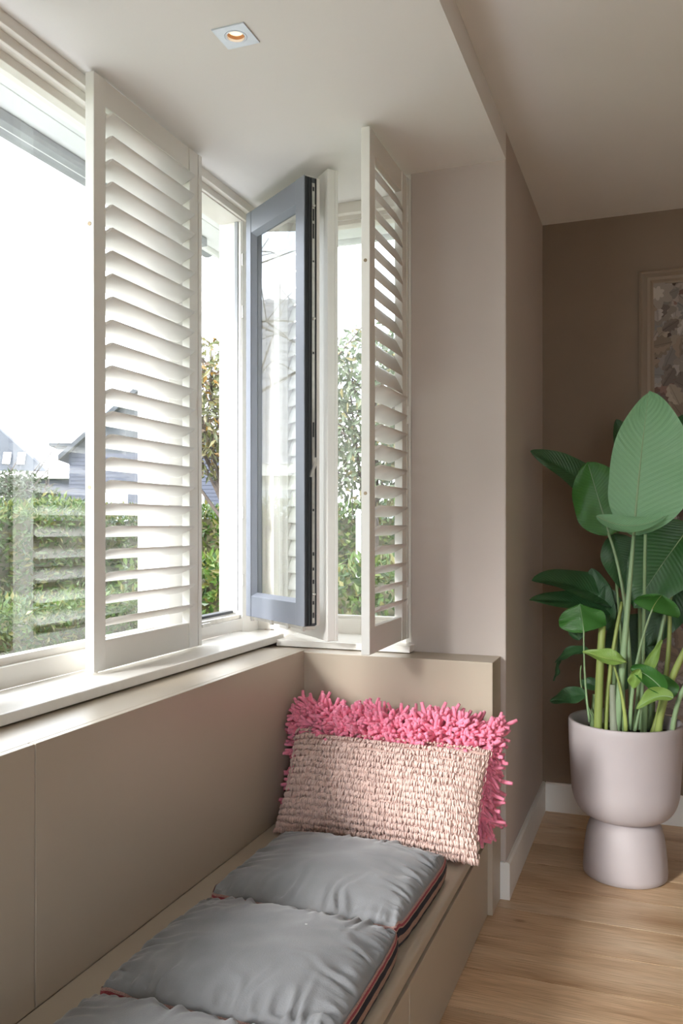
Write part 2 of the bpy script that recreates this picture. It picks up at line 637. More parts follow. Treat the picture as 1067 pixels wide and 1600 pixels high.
# unseen garden doors added in the rear wall to bring in more daylight
gd = tag(empty('window_5_added', (.75, YR, 0)), 'unseen glazed doors added in the rear wall for daylight', None, None, 'structure')
b = MB()
for a in (GX0, 0.75 - .05, GX1 - .08):
    b.box(a, a + (.1 if abs(a - .70) < .01 else .08), YR - .1, YR - .03, 0, GZ)
b.box(GX0, GX1, YR - .1, YR - .03, 0, .08).box(GX0, GX1, YR - .1, YR - .03, GZ - .08, GZ)
o = b.build('frame', M['white'], gd, bevel=.002)
o.location = (-.75, -YR, 0)
g = MB()
g.quad((GX0, YR - .06, .05), (.75, YR - .06, .05), (.75, YR - .06, GZ - .05), (GX0, YR - .06, GZ - .05))
o = g.build('glass_pane', M['glass'], gd)
o.location = (-.75, -YR, 0)
g = MB()
g.quad((.75, YR - .06, .05), (GX1, YR - .06, .05), (GX1, YR - .06, GZ - .05), (.75, YR - .06, GZ - .05))
o = g.build('glass_pane', M['glass'], gd)
o.location = (-.75, -YR, 0)

# sills
sl = MB()
sl.box(XW, -1.306, Y0, 2.864, .824, ZSILL)
tag(sl.build('trim_4', M['sill'], bevel=.003), 'glossy white window sill along the bay', None, None, 'structure')
sl = MB()
sl.box(XW, -1.302, 2.866, YE, .815, .838).box(-1.302, -.80, 2.79, YE, .815, .838)
tag(sl.build('trim_5', M['sill'], bevel=.002), 'white sill under the short end window', None, None, 'structure')

# ------------------------------------------------------------------ louvred shutters
SLAT_W, SLAT_T = .076, .0095


def slat_mesh(length):
    prof = []
    n = 9
    for i in range(n + 1):
        t = -1 + 2 * i / n
        prof.append((t * SLAT_W / 2, SLAT_T / 2 * math.sqrt(max(0, 1 - t * t)) ** .9 + .0004))
    for i in range(n + 1):
        t = 1 - 2 * i / n
        prof.append((t * SLAT_W / 2, -SLAT_T / 2 * math.sqrt(max(0, 1 - t * t)) ** .9 - .0004))
    mb = MB().prism(prof, 0, length, 'x')
    return mb


def shutter(label, hinge, rotz, width, angles, zb=.857, zt=2.468, zs0=.985, pitch=.0625, hinge_strip=True, edge=.028, magnets=(2.05, 1.354), sw=.052):
    root = tag(empty('shutter_panel', (hinge[0], hinge[1], zb), rotz), label, 'shutter', 'louvred shutter panels in the window bay')
    h = zt - zb
    e2 = edge / 2
    MB().box(width - sw, width, -.014, .014, 0, h).build('stile', M['shutter'], root, bevel=.002)
    if edge > .03:
        MB().box(width - .030, width + .0004, .014, edge - .014, 0, h).build('closing_strip', M['shutter'], root, bevel=.0015)
    MB().box(0, sw, -.014, .014, 0, h).build('stile', M['shutter'], root, bevel=.002)
    if hinge_strip:
        MB().box(-.022, -.002, -.016, .016, 0, h).build('hinge_strip', M['shutter'], root, bevel=.002)
    n = len(angles)
    lo = zs0 - zb - .047
    hi = zs0 - zb + pitch * (n - 1) + .025
    MB().box(sw + .0005, width - sw - .0005, -.011, .011, 0, lo).build('bottom_rail', M['shutter'], root, bevel=.0015)
    MB().box(sw + .0005, width - sw - .0005, -.011, .011, hi + .012, h).build('top_rail', M['shutter'], root, bevel=.0015)
    first = None
    for i, a in enumerate(angles):
        if first is None:
            o = first = slat_mesh(width - 2 * sw - .004).build('slat', M['slat'], root, smooth=False)
            for p in o.data.polygons:
                p.use_smooth = len(p.vertices) == 4
        else:
            o = first.copy()
            COL.objects.link(o)
        o.location = (sw + .002, 0, zs0 - zb + pitch * i)
        o.rotation_euler = (R(a), 0, 0)
    for z in magnets:
        if z:
            MB().tube([(width - .0006, 0, z - zb), (width + .0012, 0, z - zb)], .0055, 12).build('magnet', M['brass'], root)
    for z in (.12, .75, 1.45):
        MB().tube([(-.001, .017, z), (-.001, .017, z + .06)], .004, 8).build('hinge', M['shutter'], root)
    MB().box(width - .03, width - .022, -.004, .004, -.004, 0).build('floor_bolt', M['steel'], root)
    return root


shutter('white louvred shutter standing flat before the window, all slats tilted one way', (-1.428, 2.425), R(-90), .545, [24] * 23, magnets=(2.06, 1.354))
shutter('narrow louvred shutter standing behind the open grey sash', (-1.368, 2.985), R(-43), .438, [72] * 23, edge=.04, hinge_strip=False, magnets=(None,), sw=.085)
shutter('open louvred shutter beside the pier, upper slats tilted opposite to the lower ones', (-.838, 2.835), R(-90), .40,
        [27] * 12 + [-64] * 11, zb=.857, magnets=(2.06, 1.35))

shutter('unseen louvred shutter panel added at the near end of the large fixed window to block sun', (-1.428, 1.475), R(-90), .485, [24] * 23, magnets=(2.06, 1.354))  # out-of-view panel, added to keep sun off the bench's end panel

# ------------------------------------------------------------------ downlight
dl = tag(empty('downlight', (DLX, DLY, ZS)), 'square recessed spotlight with warm lamp in the bay ceiling', 'ceiling light')
pl = MB()
n = 32
ro, hs = .0285, .0445
for k in range(n):
    a0, a1 = 2 * math.pi * k / n, 2 * math.pi * (k + 1) / n

    def sq(a):
        c, s_ = math.cos(a), math.sin(a)
        q = hs / max(abs(c), abs(s_))
        return c * q, s_ * q
    p0, p1 = sq(a0), sq(a1)
    i0, i1 = (ro * math.cos(a0), ro * math.sin(a0)), (ro * math.cos(a1), ro * math.sin(a1))
    pl.quad((*p0, -.004), (*p1, -.004), (*i1, -.004), (*i0, -.004))
    pl.quad((*p0, -.0004), (*p1, -.0004), (*p1, -.004), (*p0, -.004))
    pl.quad((*i0, -.004), (*i1, -.004), (*i1, .004), (*i0, .004))
M['alu'] = mat('satin_aluminium', (.62, .66, .72), .38, .03, 60, metal=.55)
pl.build('plate', M['alu'], dl)
MB().lathe([(.0275, .002), (.0275, -.0045), (.0225, -.0045), (.0225, .002)], 40).build('ring', M['alu'], dl, smooth=False)
MB().lathe([(.0285, .004), (.0275, .001)], 40).build('groove', M['alu'], dl)
M['copper'] = mat('baffle_bronze', (.30, .17, .09), .4, .05, 40, metal=.6)
MB().lathe([(.0225, -.003), (.0235, .016), (.0240, .030)], 40).build('baffle', M['copper'], dl, smooth=True)
em = bpy.data.materials.new('lamp_glow')
em.use_nodes = True
pb = em.node_tree.nodes['Principled BSDF']
pb.inputs['Base Color'].default_value = (1, .8, .55, 1)
pb.inputs['Emission Color'].default_value = (1, .72, .45, 1)
pb.inputs['Emission Strength'].default_value = .55
MB().lathe([(.0, .006), (.010, .0065), (.019, .009), (.0230, .013)], 32).build('lamp', em, dl, smooth=True)

# ------------------------------------------------------------------ window bench
bn = tag(empty('window_bench', (-.83, 1.0, 0)), 'taupe lacquered window bench with panelled back and plain front doors', 'bench')


def bp(n, mb, m, bev=.002, smooth=False, segs=2):
    o = mb.build(n, m, bn, bevel=bev, smooth=smooth, segs=segs)
    o.location = (.83, -1.0, 0)
    return o


XB, XF, YP = -1.154, -.515, 2.70
ZSEAT = .295
bp('carcass', MB().box(XB - .02, XF - .03, Y0 + .01, YP, .002, .2435), M['taupe'], .001)
bp('slot_back', MB().box(XF - .050, XF - .0305, Y0 + .01, YP, .2438, .2542), M['taupe'], 0)
for a, b_ in ((Y0 + .01, .55), (.553, 1.794), (1.797, YP - .0015)):
    bp('front_panel', MB().box(XF - .019, XF, a, b_, .004, .2405), M['taupe'], .0015)
prof = [(XB, .2545), (XF - .004, .2545), (XF, .258)]
r_ = .016
for k in range(9):
    a = R(90 * k / 8)
    prof.append((XF - r_ + r_ * math.cos(a), ZSEAT - r_ + r_ * math.sin(a)))
prof.append((XB, ZSEAT))
o = bp('seat_lid', MB().prism(prof, Y0 + .01, YP - .001, 'y'), M['taupe'], 0)
for a, b_ in ((Y0 + .01, .10), (.103, 1.348), (1.3515, YP - .0005)):
    bp('back_panel', MB().box(XB - .018, XB, a, b_, ZSEAT + .001, .8195), M['taupe'], .0015)
bp('back_ledge', MB().box(XW + .001, XB - .018, Y0 + .01, YP, .79, .8195), M['taupe'], .001)
bp('end_panel', MB().box(XB - .018, -.499, YP, YC - .001, .002, .8125), M['taupe'], .002)
bp('end_panel_top', MB().box(XW + .001, XB - .02, YP + .001, YC - .01, .79, .812), M['taupe'], .001)

# ------------------------------------------------------------------ velvet seat cushions
M['velvet'] = mat('grey_velvet', (.20, .20, .208), .78, .2, 6, .3, 350, sheen=.35)
M['velvet_spot'] = mat('spotted_grey_velvet', (.20, .20, .208), .78, .2, 6, .3, 350, sheen=.35)

# the middle cushion carries one small pale fleck
_n = M['velvet_spot'].node_tree
_t = _n.nodes.new('ShaderNodeTexCoord')
_d = _n.nodes.new('ShaderNodeVectorMath')
_d.operation = 'DISTANCE'
_d.inputs[1].default_value = (.075, .078, .104)
_n.links.new(_t.outputs['Object'], _d.inputs[0])
_l = _n.nodes.new('ShaderNodeMath')
_l.operation = 'LESS_THAN'
_l.inputs[1].default_value = .0048
_n.links.new(_d.outputs['Value'], _l.inputs[0])
_m = _n.nodes.new('ShaderNodeMix')
_m.data_type = 'RGBA'
_p = _n.nodes['Principled BSDF']
_src = _p.inputs['Base Color'].links[0].from_socket
_n.links.new(_l.outputs[0], _m.inputs[0])
_n.links.new(_src, _m.inputs[6])
_m.inputs[7].default_value = (.5, .49, .48, 1)
_n.links.new(_m.outputs[2], _p.inputs['Base Color'])


def trim_mat():
    m = bpy.data.materials.new('woven_stripe_trim')
    m.use_nodes = True
    n = m.node_tree
    p = n.nodes['Principled BSDF']
    p.inputs['Roughness'].default_value = .85
    uv = n.nodes.new('ShaderNodeUVMap')
    sp_ = n.nodes.new('ShaderNodeSeparateXYZ')
    n.links.new(uv.outputs[0], sp_.inputs[0])
    c = n.nodes.new('ShaderNodeValToRGB')
    c.color_ramp.interpolation = 'CONSTANT'
    e = c.color_ramp.elements
    stops = [(0, (.012, .013, .022)), (.16, (.36, .22, .17)), (.48, (.012, .013, .025)), (.74, (.42, .25, .2)), (.80, (.33, .06, .08)), (.9, (.48, .3, .27))]
    e[0].position, e[0].color = 0, (*stops[0][1], 1)
    e[1].position, e[1].color = stops[1][0], (*stops[1][1], 1)
    for q in stops[2:]:
        x = e.new(q[0])
        x.color = (*q[1], 1)
    n.links.new(sp_.outputs['Y'], c.inputs['Fac'])
    ck = n.nodes.new('ShaderNodeTexNoise')
    ck.inputs['Scale'].default_value = 1
    ck.inputs['Detail'].default_value = 2
    mp_ = n.nodes.new('ShaderNodeMapping')
    mp_.inputs['Scale'].default_value = (500, 26, 1)
    n.links.new(uv.outputs[0], mp_.inputs['Vector'])
    n.links.new(mp_.outputs[0], ck.inputs['Vector'])
    cr2 = n.nodes.new('ShaderNodeValToRGB')
    cr2.color_ramp.elements[0].position = .35
    cr2.color_ramp.elements[0].color = (.5, .5, .5, 1)
    cr2.color_ramp.elements[1].position = .65
    cr2.color_ramp.elements[1].color = (1.25, 1.25, 1.25, 1)
    n.links.new(ck.outputs['Fac'], cr2.inputs['Fac'])
    mx = n.nodes.new('ShaderNodeMix')
    mx.data_type = 'RGBA'
    mx.blend_type = 'MULTIPLY'
    mx.inputs[0].default_value = .8
    n.links.new(c.outputs[0], mx.inputs[6])
    n.links.new(cr2.outputs[0], mx.inputs[7])
    n.links.new(mx.outputs[2], p.inputs['Base Color'])
    b = n.nodes.new('ShaderNodeBump')
    b.inputs['Strength'].default_value = .5
    b.inputs['Distance'].default_value = .002
    n.links.new(ck.outputs['Fac'], b.inputs['Height'])
    n.links.new(b.outputs[0], p.inputs['Normal'])
    return m


M['trim'] = trim_mat()


def vnoise(seed):
    rr = random.Random(seed)
    ph = [(rr.uniform(0, 6.28), rr.uniform(.6, 1.5), rr.uniform(0, 6.28), rr.uniform(.6, 1.4)) for _ in range(5)]

    def f(x, y):
        return sum(math.sin(x * q[1] * 1.7 + q[0] + 1.3 * math.sin(y * q[3] + q[2])) * math.cos(y * q[3] * 1.6 + q[2]) for q in ph) / 3
    return f


def seat_cushion(label, cx, cy, lx, ly, th, rot, seed, m, tiltx=0, puff=.045, wr=1.0):
    root = tag(empty('seat_cushion', (cx, cy, ZSEAT), rot), label, 'cushion', 'grey velvet cushions on the window bench')
    nf = vnoise(seed)
    N = 90
    rc = .05
    mb = MB()

    def outline(s, t):
        """square [-1,1]^2 to rounded rectangle; corners pulled in"""
        x, y = s, t
        k = 1 - .035 * (x * x * y * y) ** 2
        return x * k * lx / 2, y * k * ly / 2
    band = .052
    zb0 = .006
    for j in range(N + 1):
        for i in range(N + 1):
            s = -1 + 2 * i / N
            t = -1 + 2 * j / N
            s = math.copysign(1 - (1 - abs(s)) ** 1.35, s)
            t = math.copysign(1 - (1 - abs(t)) ** 1.35, t)
            x, y = outline(s, t)
            ex, ey = 1 - abs(s), 1 - abs(t)
            ed = min(ex, ey)
            hgt = (1 - abs(s) ** 3.2) ** .62 * (1 - abs(t) ** 3.2) ** .62
            z = zb0 + band + puff * hgt
            # gathers running in from the seams
            g = 0
            if ex < .75:
                g += math.sin(y * 120 + 5 * nf(y * 30, ex * 3)) * max(0, .8 + nf(y * 22, 3.1)) * math.exp(-ex * 6.0) * min(1, ex * 8)
            if ey < .75:
                g += math.sin(x * 115 + 5 * nf(x * 30, ey * 3 + 9)) * max(0, .8 + nf(x * 20, 7.7)) * math.exp(-ey * 5.5) * min(1, ey * 10)
            if ex < .4:
                g += .5 * math.sin(y * 310 + 4 * nf(y * 60, 2)) * math.exp(-ex * 14) * min(1, ex * 14)
            if ey < .4:
                g += .5 * math.sin(x * 300 + 4 * nf(x * 60, 5)) * math.exp(-ey * 14) * min(1, ey * 14)
            z += .0120 * wr * g
            z += .0035 * nf(s * 2.3, t * 2.1) * hgt + .0022 * nf(s * 6 + 3, t * 5) * hgt
            z += tiltx * x
            mb.v.append((x, y, z))
    for j in range(N):
        for i in range(N):
            a = j * (N + 1) + i
            mb.face([a, a + 1, a + N + 2, a + N + 1])
    # underside
    base = len(mb.v)
    mb.v.append((0, 0, .001))
    ring = [i for i in range(N + 1)] + [(j + 1) * (N + 1) - 1 for j in range(1, N + 1)] + [N * (N + 1) + i for i in range(N - 1, -1, -1)] + [j * (N + 1) for j in range(N - 1, 0, -1)]
    rb = len(mb.v)
    for q in ring:
        x, y, z = mb.v[q]
        mb.v.append((x * .985, y * .985, zb0))
    n = len(ring)
    for k in range(n):
        mb.face([ring[k], ring[(k + 1) % n], rb + (k + 1) % n, rb + k])
        mb.face([rb + k, rb + (k + 1) % n, base])
    mb.build('cover', m, root, smooth=True)
    # woven trim around the side
    tb = MB()
    perim = 0
    prev = None
    rows = 5
    pts = []
    for q in ring + [ring[0]]:
        x, y, z = mb.v[q]
        if prev:
            perim += math.hypot(x - prev[0], y - prev[1])
        prev = (x, y)
        pts.append((x, y, z, perim))
    for x, y, z, p in pts:
        d = math.hypot(x / (lx / 2), y / (ly / 2)) or 1
        nx_, ny_ = (math.copysign(1, x), 0) if abs(x) / (lx / 2) > abs(y) / (ly / 2) else (0, math.copysign(1, y))
        for k in range(rows + 1):
            v = k / rows
            o_ = .0015 + .005 * math.sin(math.pi * v) + .0008 * nf(p * 60, v)
            zz = zb0 - .002 + (z - zb0 + .004) * v
            tb.v.append((x + nx_ * o_, y + ny_ * o_, zz))
    for i in range(len(pts) - 1):
        for k in range(rows):
            a = i * (rows + 1) + k
            b2 = (i + 1) * (rows + 1) + k
            u0, u1 = pts[i][3], pts[i + 1][3]
            tb.face([a, b2, b2 + 1, a + 1], 0, [(u0, k / rows), (u1, k / rows), (u1, (k + 1) / rows), (u0, (k + 1) / rows)])
    tb.build('woven_trim', M['trim'], root, smooth=True)
    return root


seat_cushion('grey velvet seat cushion touching the blush fringed pillow', -.783, 2.031, .485, .44, .09, R(-1.5), 3, M['velvet'], puff=.052, wr=1.1)
seat_cushion('grey velvet seat cushion between two others, with a small pale spot', -.778, 1.578, .49, .425, .09, R(.5), 5, M['velvet_spot'], puff=.052, wr=1.1)
seat_cushion('grey velvet seat cushion farthest from the fringed pillow', -.775, 1.134, .49, .43, .09, R(-.8), 9, M['velvet'], puff=.052, wr=1.1)


# ------------------------------------------------------------------ throw pillows
def pillow_frame(bl, br, tl):
    """local frame: origin bottom centre, X along the width, Z up the face, -Y out of the face"""
    bl, br, tl = map(Vector, (bl, br, tl))
    ex = (br - bl).normalized()
    ez = (tl - bl)
    ez = (ez - ex * ez.dot(ex)).normalized()
    ey = ez.cross(ex)
    mtx = Matrix((ex, ey, ez)).transposed().to_4x4()
    mtx.translation = (bl + br) / 2
    return mtx, (br - bl).length, (tl - bl).dot(ez)


def pillow_surface(w_, h_, th):
    def f(s, t, side=-1):
        """s in [-1,1] across, t in [0,1] up; returns a point on the front (side=-1) or back (+1)"""
        tt = 2 * t - 1
        k = (1 - abs(s) ** 3) ** .55 * (1 - abs(tt) ** 3) ** .55
        pin = 1 - .05 * (1 - abs(tt) ** 2) * abs(s) ** 4
        pin2 = 1 - .05 * (1 - s * s) * abs(tt) ** 4
        return Vector((s * w_ / 2 * pin, side * th / 2 * k, h_ / 2 + tt * h_ / 2 * pin2))
    return f


def pillow_body(name, f, m, parent):
    mb = MB()
    N = 26
    for side in (-1, 1):
        for j in range(N + 1):
            for i in range(N + 1):
                mb.v.append(tuple(f(-1 + 2 * i / N, j / N, side)))
        b = 0 if side < 0 else (N + 1) ** 2
        for j in range(N):
            for i in range(N):
                a = b + j * (N + 1) + i
                q = [a, a + 1, a + N + 2, a + N + 1]
                mb.face(q if side < 0 else q[::-1])
    return mb.build(name, m, parent, smooth=True)


M['blush'] = mat('blush_fringe', (.72, .515, .455), .85, .10, 60, .3, 500, sheen=.3)
M['blush_base'] = mat('blush_backing', (.66, .46, .40), .9, .1, 30, .3, 300)
M['pink'] = mat('pink_chenille', (.85, .25, .37), .95, .18, 60, .6, 700, sheen=.3)
M['pink_base'] = mat('pink_backing', (.80, .23, .34), .95, .1, 30)

mtx, pw, ph = pillow_frame((-1.112, 2.375, .302), (-.474, 2.340, .302), (-1.10, 2.53, .588))
fp = tag(empty('fringed_pillow'), 'blush pillow covered in rows of fringe, leaning on the shaggy pink pillow', 'pillow')
fp.matrix_world = mtx
TH = .17
f = pillow_surface(pw, ph, TH)
pillow_body('pillow_body', f, M['blush_base'], fp)
rr = random.Random(11)
NR = 18
for r0 in range(NR):
    mb = MB()
    t0 = 1.0 - (r0 + .1) / NR
    droop = 1.2 / NR * ph
    nt_ = 270
    wob = [rr.uniform(-1, 1) for _ in range(14)]
    for k in range(nt_):
        s = -1 + 2 * (k + rr.uniform(0, 1)) / nt_
        q = (s + 1) / 2 * 12
        wv = wob[int(q)] * (1 - q % 1) + wob[int(q) + 1] * (q % 1)
        t = min(1, max(0, t0 + .010 * wv + rr.uniform(-.006, .006)))
        p = f(s, t)
        e = 1e-3
        du = (f(min(1, s + e), t) - f(max(-1, s - e), t)).normalized()
        dv = f(s, min(1, t + e)) - f(s, max(0, t - e))
        dv = dv.normalized() if dv.length > 1e-9 else Vector((0, 0, 1))
        nn = du.cross(dv).normalized()
        if nn.y > 0:
            nn = -nn
        nn = (nn + Vector((0, -.4, 0))).normalized()
        L = droop * rr.uniform(.72, 1.08)
        side = du * rr.gauss(0, .16) + du * .12 * s
        out_ = rr.uniform(.5, .82)
        # one lock of fringe: lifts off the seam, curls over and hangs
        c0 = p - nn * .002
        c1 = p + nn * L * out_ * .55 + (-dv + side) * L * .28
        c2 = p + nn * L * out_ * .62 + (-dv + side) * L * .66
        c3 = p + nn * L * out_ * .30 + (-dv + side) * L * 1.0
        wd = rr.uniform(.0018, .0036)
        ring = []
        for c, ws in ((c0, .7), (c1, 1), (c2, 1.05), (c3, .55)):
            b0 = len(mb.v)
            d_ = du * wd * ws
            hh = nn * wd * .55 * ws
            mb.v += [tuple(c - d_), tuple(c + hh), tuple(c + d_), tuple(c - hh)]
            ring.append(b0)
        for a, b2 in zip(ring, ring[1:]):
            for i in range(4):
                j = (i + 1) % 4
                mb.face([a + i, a + j, b2 + j, b2 + i])
        mb.face([ring[-1] + i for i in range(4)])
    mb.build('fringe_row', M['blush'], fp, smooth=True)

mtx, pw2, ph2 = pillow_frame((-1.125, 2.535, .302), (-.468, 2.515, .302), (-1.12, 2.60, .640))
sp2 = tag(empty('shaggy_pillow'), 'shaggy hot pink pillow with thick yarn loops behind the blush pillow', 'pillow')
sp2.matrix_world = mtx
f2 = pillow_surface(pw2, ph2, .15)
pillow_body('pillow_body', f2, M['pink_base'], sp2)


def yarn(r3, n=6):
    L = r3.uniform(.042, .066)
    bx, by = r3.uniform(-.6, .6), r3.uniform(-.6, .6)
    pts = []
    for i in range(n):
        t = i / (n - 1)
        pts.append((bx * L * t * t * .8 + .002 * math.sin(5 * t + bx * 9), by * L * t * t * .8, L * t - .004))
    rad = [.0052, .0062, .0060, .0062, .0060, .0050]
    return pts, rad


variants = []
for k in range(10):
    p_, r_ = yarn(random.Random(100 + k))
    variants.append((p_, r_))
strands = []
tries = 0
nfy = vnoise(88)
r4 = random.Random(21)
while len(strands) < 1600:
    zone = r4.random()
    if zone < .62:           # upper front and crown
        s, t, side = r4.uniform(-1, 1), 1 - abs(r4.gauss(0, .16)), -1
    elif zone < .76:         # over the top to the back
        s, t, side = r4.uniform(-1, 1), 1 - abs(r4.gauss(0, .06)), 1
    else:                    # side edges
        s, t, side = r4.choice((-1, 1)) * (1 - abs(r4.gauss(0, .05))), r4.uniform(.02, 1), r4.choice((-1, -1, 1))
    if t < 0 or abs(s) > 1:
        continue
    p = f2(s, t, side)
    c = Vector((0, 0, ph2 / 2))
    nrm = Vector((s ** 3 * 1.1, side * (.75 - .45 * abs(s) ** 3), (2 * t - 1) ** 3 * 1.0 + .05))
    if t > .8:
        nrm += Vector((.35 * math.sin(s * 9 + 1), -.25, .1))
    nrm += Vector((.75 * nfy(s * 7, t * 9) + r4.gauss(0, .17), r4.gauss(0, .15), .55 * nfy(s * 6 + 4, t * 8 + 2) - .4 + r4.gauss(0, .17)))
    if t < .75:
        nrm += Vector((0, 0, -.25))
    wp = mtx @ (p + nrm.normalized() * .05)
    if wp.y > YP - .006 or wp.x < XB + .006 or wp.z < ZSEAT + .012:
        tries += 1
        if tries > 20000:
            break
        continue
    strands.append((p, nrm.normalized(), r4.randrange(10), r4.uniform(0, 6.28), r4.uniform(.8, 1.15), t, s))
strands.sort(key=lambda q: -(q[5] + (.3 if abs(q[6]) < .93 else 0) - .1 * (q[0].y > 0)))
vm = []
rest = MB()
for i, (p, nrm, k, ro_, sc, t, s) in enumerate(strands):
    qm = Matrix.Translation(p) @ nrm.to_track_quat('Z', 'Y').to_matrix().to_4x4() @ Matrix.Rotation(ro_, 4, 'Z') @ Matrix.Scale(sc, 4)
    if i < 300:
        key = 'yarn%d' % k
        if key not in pm:
            o = MB().tube(variants[k][0], variants[k][1], 5).build('yarn_strand', M['pink'], sp2, smooth=True)
            pm[key] = o
        else:
            o = pm[key].copy()
            COL.objects.link(o)
        o.matrix_local = qm
    else:
        rest.tube([qm @ Vector(x) for x in variants[k][0]], [x * sc for x in variants[k][1]], 5)
tag(rest.build('yarn_pile', M['pink'], sp2, smooth=True), None, None, None, 'stuff')

# ------------------------------------------------------------------ pot
PX, PY = -.116, 3.207
M['pot'] = mat('lilac_taupe_ceramic', (.45, .40, .405), .58, .02, 10, .04, 500)
pot = tag(empty('plant_pot', (PX, PY, 0)), 'pale mauve goblet shaped plant pot on a flared foot', 'plant pot')
prof = [(.0, .196), (.06, .197), (.105, .203), (.128, .216)]
RO = .197
bowl = [(.02, .200), (.085, .202), (.118, .210)]
for k in range(1, 13):
    a = R(90 * k / 12)
    bowl.append((.118 + (.187 - .118) * math.sin(a), .210 + .115 * (1 - math.cos(a))))
bowl += [(.191, .38), (.1945, .45), (.197, .53), (.1968, .549), (.1945, .553), (.186, .553), (.1835, .550), (.181, .50), (.179, .46)]
MB().lathe(bowl, 96).build('bowl', M['pot'], pot, smooth=True)
foot = [(.0, .001), (.140, .001), (.1445, .004), (.146, .02), (.144, .06), (.139, .11), (.133, .15), (.125, .178), (.114, .198), (.098, .208)]
MB().lathe(foot, 96).build('foot', M['pot'], pot, smooth=True)
M['soil'] = mat('dark_soil', (.018, .013, .010), .95, .5, 40, 1, 60)
sb = MB()
NS = 26
for j in range(NS + 1):
    for i in range(48):
        r_ = .1795 * j / NS
        a = 2 * math.pi * i / 48
        sb.v.append((r_ * math.cos(a), r_ * math.sin(a), .498 + rnd.uniform(-.006, .006)))
for j in range(NS):
    for i in range(48):
        i2 = (i + 1) % 48
        sb.face([j * 48 + i, j * 48 + i2, (j + 1) * 48 + i2, (j + 1) * 48 + i])
sb.build('soil', M['soil'], pot, smooth=True)


# ------------------------------------------------------------------ bird of paradise plant
def leaf_mat(name, col, rough, transl=.15, vein=.6, rib=(.2, .3, .1)):
    m = bpy.data.materials.new(name)
    m.use_nodes = True
    n = m.node_tree
    p = n.nodes['Principled BSDF']
    p.inputs['Roughness'].default_value = rough
    p.inputs['Specular IOR Level'].default_value = .5
    uv = n.nodes.new('ShaderNodeUVMap')
    sx = n.nodes.new('ShaderNodeSeparateXYZ')
    n.links.new(uv.outputs[0], sx.inputs[0])

    def mth(op, a, b=None, c=None):
        q = n.nodes.new('ShaderNodeMath')
        q.operation = op
        for i, v in enumerate((a, b, c)):
            if v is None:
                continue
            if isinstance(v, (int, float)):
                q.inputs[i].default_value = v
            else:
                n.links.new(v, q.inputs[i])
        return q.outputs[0]
    ab = mth('ABSOLUTE', mth('SUBTRACT', sx.outputs['Y'], .5))
    ph_ = mth('SUBTRACT', mth('MULTIPLY', sx.outputs['X'], 24), mth('MULTIPLY', ab, 9))
    sn = mth('SINE', mth('MULTIPLY', ph_, 6.2832))
    fine = mth('SINE', mth('MULTIPLY', ph_, 6.2832 * 3.3))
    hgt = mth('ADD', mth('MULTIPLY', sn, .7), mth('MULTIPLY', fine, .3))
    b = n.nodes.new('ShaderNodeBump')
    b.inputs['Strength'].default_value = vein
    b.inputs['Distance'].default_value = .0018
    n.links.new(hgt, b.inputs['Height'])
    n.links.new(b.outputs[0], p.inputs['Normal'])
    c = n.nodes.new('ShaderNodeValToRGB')
    c.color_ramp.elements[0].position = 0
    c.color_ramp.elements[0].color = (*[x * .96 for x in col], 1)
    c.color_ramp.elements[1].position = 1
    c.color_ramp.elements[1].color = (*[min(1, x * 1.035) for x in col], 1)
    n.links.new(mth('MULTIPLY_ADD', sn, .5, .5), c.inputs['Fac'])
    n.links.new(c.outputs[0], p.inputs['Base Color'])
    tr = n.nodes.new('ShaderNodeBsdfTranslucent')
    mx = n.nodes.new('ShaderNodeMixShader')
    mx.inputs[0].default_value = transl
    n.links.new(c.outputs[0], tr.inputs['Color'])
    n.links.new(p.outputs[0], mx.inputs[1])
    n.links.new(tr.outputs[0], mx.inputs[2])
    n.links.new(mx.outputs[0], n.nodes['Material Output'].inputs['Surface'])
    return m


M['leaf_pale'] = leaf_mat('leaf_pale_underside', (.22, .43, .225), .42, .2, .4)
M['leaf_deep'] = leaf_mat('leaf_deep_green', (.035, .125, .03), .3, .15, .3)
M['leaf_mid'] = leaf_mat('leaf_green', (.055, .19, .035), .25, .2, .35)
M['leaf_dark'] = leaf_mat('leaf_mature', (.035, .10, .035), .34, .06, .35)
M['leaf_lime'] = leaf_mat('leaf_young', (.26, .42, .09), .35, .25, .3)
M['stem_pale'] = mat('stem_pale', (.26, .38, .20), .45, .15, 30, stretch=(1, 1, .1))
M['stem_lime'] = mat('stem_lime', (.30, .37, .10), .45, .2, 30, stretch=(1, 1, .1))
M['stem_dark'] = mat('stem_dark', (.20, .30, .13), .5, .2, 30, stretch=(1, 1, .1))
plant = tag(empty('bird_of_paradise_plant', (PX, PY, .49)), 'tall leafy plant with broad paddle leaves growing in the mauve pot', 'plant')
PO = Vector((PX, PY, .49))


def bez(p0, p1, p2, n):
    return [p0 * (1 - t) ** 2 + p1 * 2 * t * (1 - t) + p2 * t * t for t in (i / n for i in range(n + 1))]


